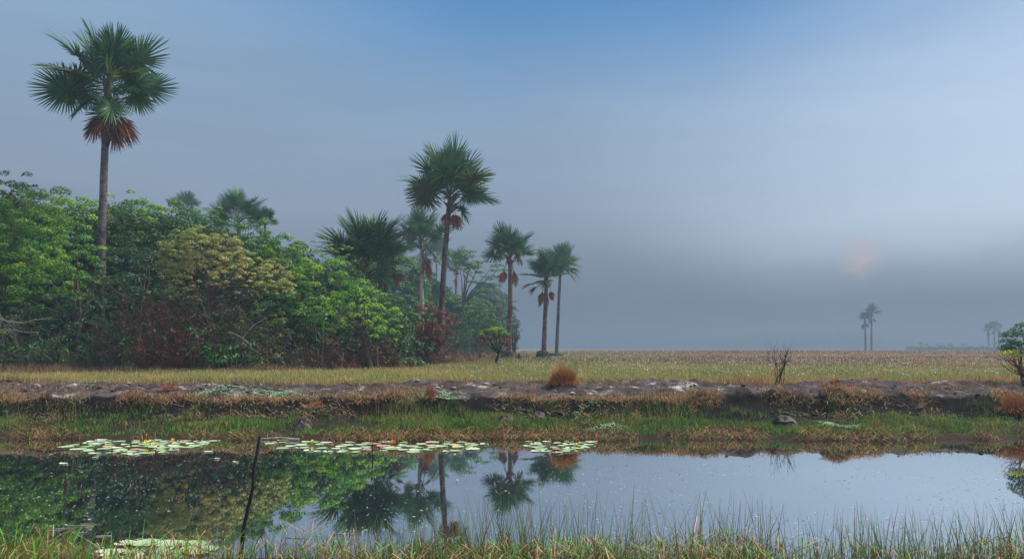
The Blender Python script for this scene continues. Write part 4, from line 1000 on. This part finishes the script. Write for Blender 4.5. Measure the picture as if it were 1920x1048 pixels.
# the forest beyond the front trees reads as one mass
def forest_mass():
    cs = []; rs = []
    prof = ([-80, 0, 60, 130, 200, 300, 420, 480, 560, 640, 700, 760], [350, 352, 388, 392, 378, 392, 420, 445, 465, 490, 530, 575])
    for Y in (58.5, 62, 66, 72, 84):
        for px in np.arange(-90, 770 - (Y - 62) * 0, 11):
            topy = np.interp(px, *prof) + 14
            zt = at(px, topy if Y > 60 else np.interp(px, [-90, 200, 400, 620, 770], [520, 520, 560, 560, 640]), Y)[2]; x = (px - 960) / F * Y
            for z in np.arange(1.2, zt, 1.25): cs.append((x + rng.normal(0, .5), Y + rng.normal(0, 1.6), z + rng.normal(0, .3)))
    C = np.array(cs); Rr = rng.uniform(.7, 1.15, len(C))
    V, T, r = leaf_cloud(C, Rr, 60, .36)
    tag(obj('distant_forest', mesh('forest', V, T, M['dark'], r)), 'dense dark wood filling the space behind the front trees', 'forest', kind='stuff')
forest_mass()

# far rise of wooded land and low scrub line
def far_hill(Y, px0, px1, pytop, name):
    n = 120; V = []; T = []
    xs = np.linspace(px0, px1, n); rows = 10
    for j in range(rows):
        for i, p in enumerate(xs):
            t = i / (n - 1); q = math.sin(pi * t) ** .8; X = (p - 960) / F * Y
            H = (at(p, pytop, Y)[2] - PLAIN) * q * (.86 + .28 * vnoise(t * 14, 3, 2)) + .4 * vnoise(i * .9, j, 4)
            v = j / (rows - 1); V.append((X, Y + (v - .5) * 120, PLAIN - .5 + H * math.sin(pi * min(1, max(0, v))) ** .5))
    for j in range(rows - 1):
        for i in range(n - 1):
            a = j * n + i; T += [[a, a + 1, a + 1 + n], [a, a + 1 + n, a + n]]
    m = barkmat('far_forest_cover', (.02, .045, .02), (.05, .08, .03), scale=.1)
    tag(obj(name, mesh(name, np.array(V), np.array(T), m)), kind='structure')
far_hill(1560, 1300, 1740, 614, 'hill')
def scrub():
    n = 420; px = rng.uniform(1700, 2040, n); Y = 560 + rng.normal(0, 10, n); x = (px - 960) / F * Y
    C = np.stack([x, Y, PLAIN + rng.uniform(.5, 1.8, n) * (1 + 1.6 * (rng.random(n) < .08))], 1)
    V, T, r = leaf_cloud(C, np.full(n, 2.0), 22, 1.3)
    tag(obj('scrub_vegetation', mesh('scrub', V, T, M['mid'], r)), 'low foggy line of scrub on the far edge of the plain', 'scrub', kind='stuff')
scrub()

# ---------------------------------------------------------------- fog
def haze():
    m, nt, o = newmat('fog')
    v = nt.nodes.new('ShaderNodeVolumePrincipled'); v.inputs['Color'].default_value = (.235, .31, .415, 1); v.inputs['Density'].default_value = HAZE
    v.inputs['Anisotropy'].default_value = .2
    nt.links.new(v.outputs[0], o.inputs['Volume'])
    x0, x1, y0, y1, z0, z1 = -1500, 1500, -70, 1750, -2.6, 42
    V = np.array([(x, y, z) for z in (z0, z1) for y in (y0, y1) for x in (x0, x1)], float)
    Q = np.array([[0, 2, 3, 1], [4, 5, 7, 6], [0, 1, 5, 4], [1, 3, 7, 5], [3, 2, 6, 7], [2, 0, 4, 6]])
    tag(obj('haze', mesh('haze', V, Q, m)), kind='stuff')
HAZE = .0014
haze()

# ---------------------------------------------------------------- light
SUN_AZ, SUN_EL = 72, 52           # degrees east of the view direction (+Y), elevation
w = bpy.data.worlds.new('World'); S.world = w; w.use_nodes = True; nt = w.node_tree; nt.nodes.clear()
out = nt.nodes.new('ShaderNodeOutputWorld'); bg = nt.nodes.new('ShaderNodeBackground'); nt.links.new(bg.outputs[0], out.inputs[0]); bg.inputs[1].default_value = .1
sky = nt.nodes.new('ShaderNodeTexSky'); sky.sky_type = 'NISHITA'; sky.sun_disc = False; sky.sun_elevation = R(SUN_EL); sky.sun_rotation = R(SUN_AZ)
sky.air_density = 1.0; sky.dust_density = 1.5; sky.ozone_density = 2.0
tc = nt.nodes.new('ShaderNodeTexCoord'); sp = nt.nodes.new('ShaderNodeSeparateXYZ'); nt.links.new(tc.outputs['Generated'], sp.inputs[0])
X, Y_, Z = sp.outputs
def world_noise(scale, stretch, detail=4, w_=0.):
    mp = nt.nodes.new('ShaderNodeMapping'); mp.inputs['Scale'].default_value = stretch; mp.inputs['Location'].default_value = (w_, w_, w_); nt.links.new(tc.outputs['Generated'], mp.inputs[0])
    n = nt.nodes.new('ShaderNodeTexNoise'); n.inputs['Scale'].default_value = scale; n.inputs['Detail'].default_value = detail; n.inputs['Roughness'].default_value = .5; nt.links.new(mp.outputs[0], n.inputs[0]); return n.outputs[0]
K = 10.
def kc(r_, g_, b_): return (r_ * K, g_ * K, b_ * K)
nz = world_noise(2.2, (1, 1, 2.2))
zz = math_(nt, 'ADD', Z, math_(nt, 'MULTIPLY', math_(nt, 'SUBTRACT', nz, .5), .10))
# fog bank and thin cloud seen against the sky, by height
veil = ramp(nt, [(0, (.062, .096, .145)), (.05, (.076, .112, .165)), (.10, (.135, .172, .228)), (.18, (.21, .265, .345)), (.33, (.205, .30, .42)), (.45, (.23, .385, .57)), (.7, (.42, .52, .68)), (1, (.5, .58, .7))], zz)
veil = mixc(nt, 1.0, veil, kc(1, 1, 1), 'MULTIPLY')
# brighter thin cloud to the east, denser blue gap overhead
east = nt.nodes.new('ShaderNodeMapRange'); nt.links.new(X, east.inputs[0]); east.inputs[1].default_value = -.02; east.inputs[2].default_value = .62; east.interpolation_type = 'SMOOTHSTEP'
hi = nt.nodes.new('ShaderNodeMapRange'); nt.links.new(zz, hi.inputs[0]); hi.inputs[1].default_value = .04; hi.inputs[2].default_value = .16; hi.interpolation_type = 'SMOOTHSTEP'
ef = math_(nt, 'MULTIPLY', east.outputs[0], hi.outputs[0])
ecol = mixc(nt, 1.0, ramp(nt, [(0, (.2, .26, .34)), (.14, (.48, .58, .70)), (.25, (.44, .55, .69)), (.36, (.32, .44, .62)), (.5, (.27, .41, .62)), (1, (.5, .58, .7))], zz), kc(1, 1, 1), 'MULTIPLY')
veil = mixc(nt, math_(nt, 'MULTIPLY', ef, .92), veil, ecol)
# direct blue gap: zenith-ward, centred a little west of the view axis
gap = nt.nodes.new('ShaderNodeMapRange'); nt.links.new(zz, gap.inputs[0]); gap.inputs[1].default_value = .27; gap.inputs[2].default_value = .47; gap.interpolation_type = 'SMOOTHSTEP'
cx = math_(nt, 'ABSOLUTE', math_(nt, 'ADD', X, -.08)); cm = nt.nodes.new('ShaderNodeMapRange'); nt.links.new(cx, cm.inputs[0]); cm.inputs[1].default_value = .65; cm.inputs[2].default_value = .05; cm.interpolation_type = 'SMOOTHSTEP'
up_ = nt.nodes.new('ShaderNodeMapRange'); nt.links.new(Z, up_.inputs[0]); up_.inputs[1].default_value = .75; up_.inputs[2].default_value = .5
fr_ = nt.nodes.new('ShaderNodeMapRange'); nt.links.new(Y_, fr_.inputs[0]); fr_.inputs[1].default_value = .2; fr_.inputs[2].default_value = .5
gf = math_(nt, 'MULTIPLY', math_(nt, 'MULTIPLY', gap.outputs[0], cm.outputs[0]), math_(nt, 'MULTIPLY', up_.outputs[0], fr_.outputs[0]))
veil = mixc(nt, gf, veil, kc(.03, .17, .40))
# sun seen faintly through the fog
gd = Vector((sin(R(24.6)) * cos(R(6)), cos(R(24.6)) * cos(R(6)), sin(R(6))))
dv = nt.nodes.new('ShaderNodeVectorMath'); dv.operation = 'DOT_PRODUCT'; nt.links.new(tc.outputs['Generated'], dv.inputs[0]); dv.inputs[1].default_value = gd
g1 = nt.nodes.new('ShaderNodeMapRange'); nt.links.new(dv.outputs['Value'], g1.inputs[0]); g1.inputs[1].default_value = cos(R(2.4)); g1.inputs[2].default_value = 1; g1.interpolation_type = 'SMOOTHERSTEP'
g2 = world_noise(26, (1, 1, 1.4), 4)
gl = math_(nt, 'MULTIPLY', math_(nt, 'POWER', g1.outputs[0], 2.6), math_(nt, 'MULTIPLY', math_(nt, 'POWER', g2, 3.0), 2.6))
veil = mixc(nt, gl, veil, kc(.50, .37, .37))
st = nt.nodes.new('ShaderNodeMapRange'); nt.links.new(world_noise(5, (1, 1, 7), 5, 3.), st.inputs[0]); st.inputs[1].default_value = .3; st.inputs[2].default_value = .75; st.inputs[3].default_value = .97; st.inputs[4].default_value = 1.04
cb = nt.nodes.new('ShaderNodeCombineXYZ'); [nt.links.new(st.outputs[0], cb.inputs[i]) for i in range(3)]
veil = mixc(nt, 1.0, veil, cb.outputs[0], 'MULTIPLY')
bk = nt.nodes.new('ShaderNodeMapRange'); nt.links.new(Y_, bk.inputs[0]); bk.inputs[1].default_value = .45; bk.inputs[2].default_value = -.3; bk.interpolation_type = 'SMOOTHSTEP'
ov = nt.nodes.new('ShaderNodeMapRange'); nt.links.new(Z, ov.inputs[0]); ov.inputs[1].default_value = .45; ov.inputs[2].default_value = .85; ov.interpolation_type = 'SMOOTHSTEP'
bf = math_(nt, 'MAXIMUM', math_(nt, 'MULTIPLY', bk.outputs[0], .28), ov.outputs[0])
veil = mixc(nt, math_(nt, 'MULTIPLY', bf, .85), veil, kc(1.35, 1.4, 1.42))   # unseen sky overhead and behind, brightened to add light on the foliage
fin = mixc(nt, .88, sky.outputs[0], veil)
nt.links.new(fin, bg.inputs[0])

sun = bpy.data.lights.new('sun', 'SUN'); sun.energy = 5.0; sun.angle = R(14); sun.color = (1, .93, .82)
so = bpy.data.objects.new('sun', sun); col.objects.link(so)
dirv = Vector((sin(R(SUN_AZ)) * cos(R(SUN_EL)), cos(R(SUN_AZ)) * cos(R(SUN_EL)), sin(R(SUN_EL))))
so.rotation_euler = dirv.to_track_quat('Z', 'Y').to_euler(); so.location = (60, 10, 60)

# ---------------------------------------------------------------- camera
cam = bpy.data.cameras.new('camera'); cam.sensor_width = 36; cam.lens = 36 * F / 1920; cam.clip_start = .1; cam.clip_end = 5000
co = bpy.data.objects.new('camera', cam); col.objects.link(co); co.location = (0, 0, CZ); co.rotation_euler = (R(90) + PITCH, 0, 0)
S.camera = co
S.view_settings.view_transform = 'Standard'; S.view_settings.look = 'None'; S.view_settings.gamma = 1; S.view_settings.exposure = 0.42
cy = S.cycles
cy.max_bounces = 6; cy.diffuse_bounces = 2; cy.glossy_bounces = 3; cy.transmission_bounces = 3; cy.volume_bounces = 0; cy.transparent_max_bounces = 8
cy.use_denoising = True
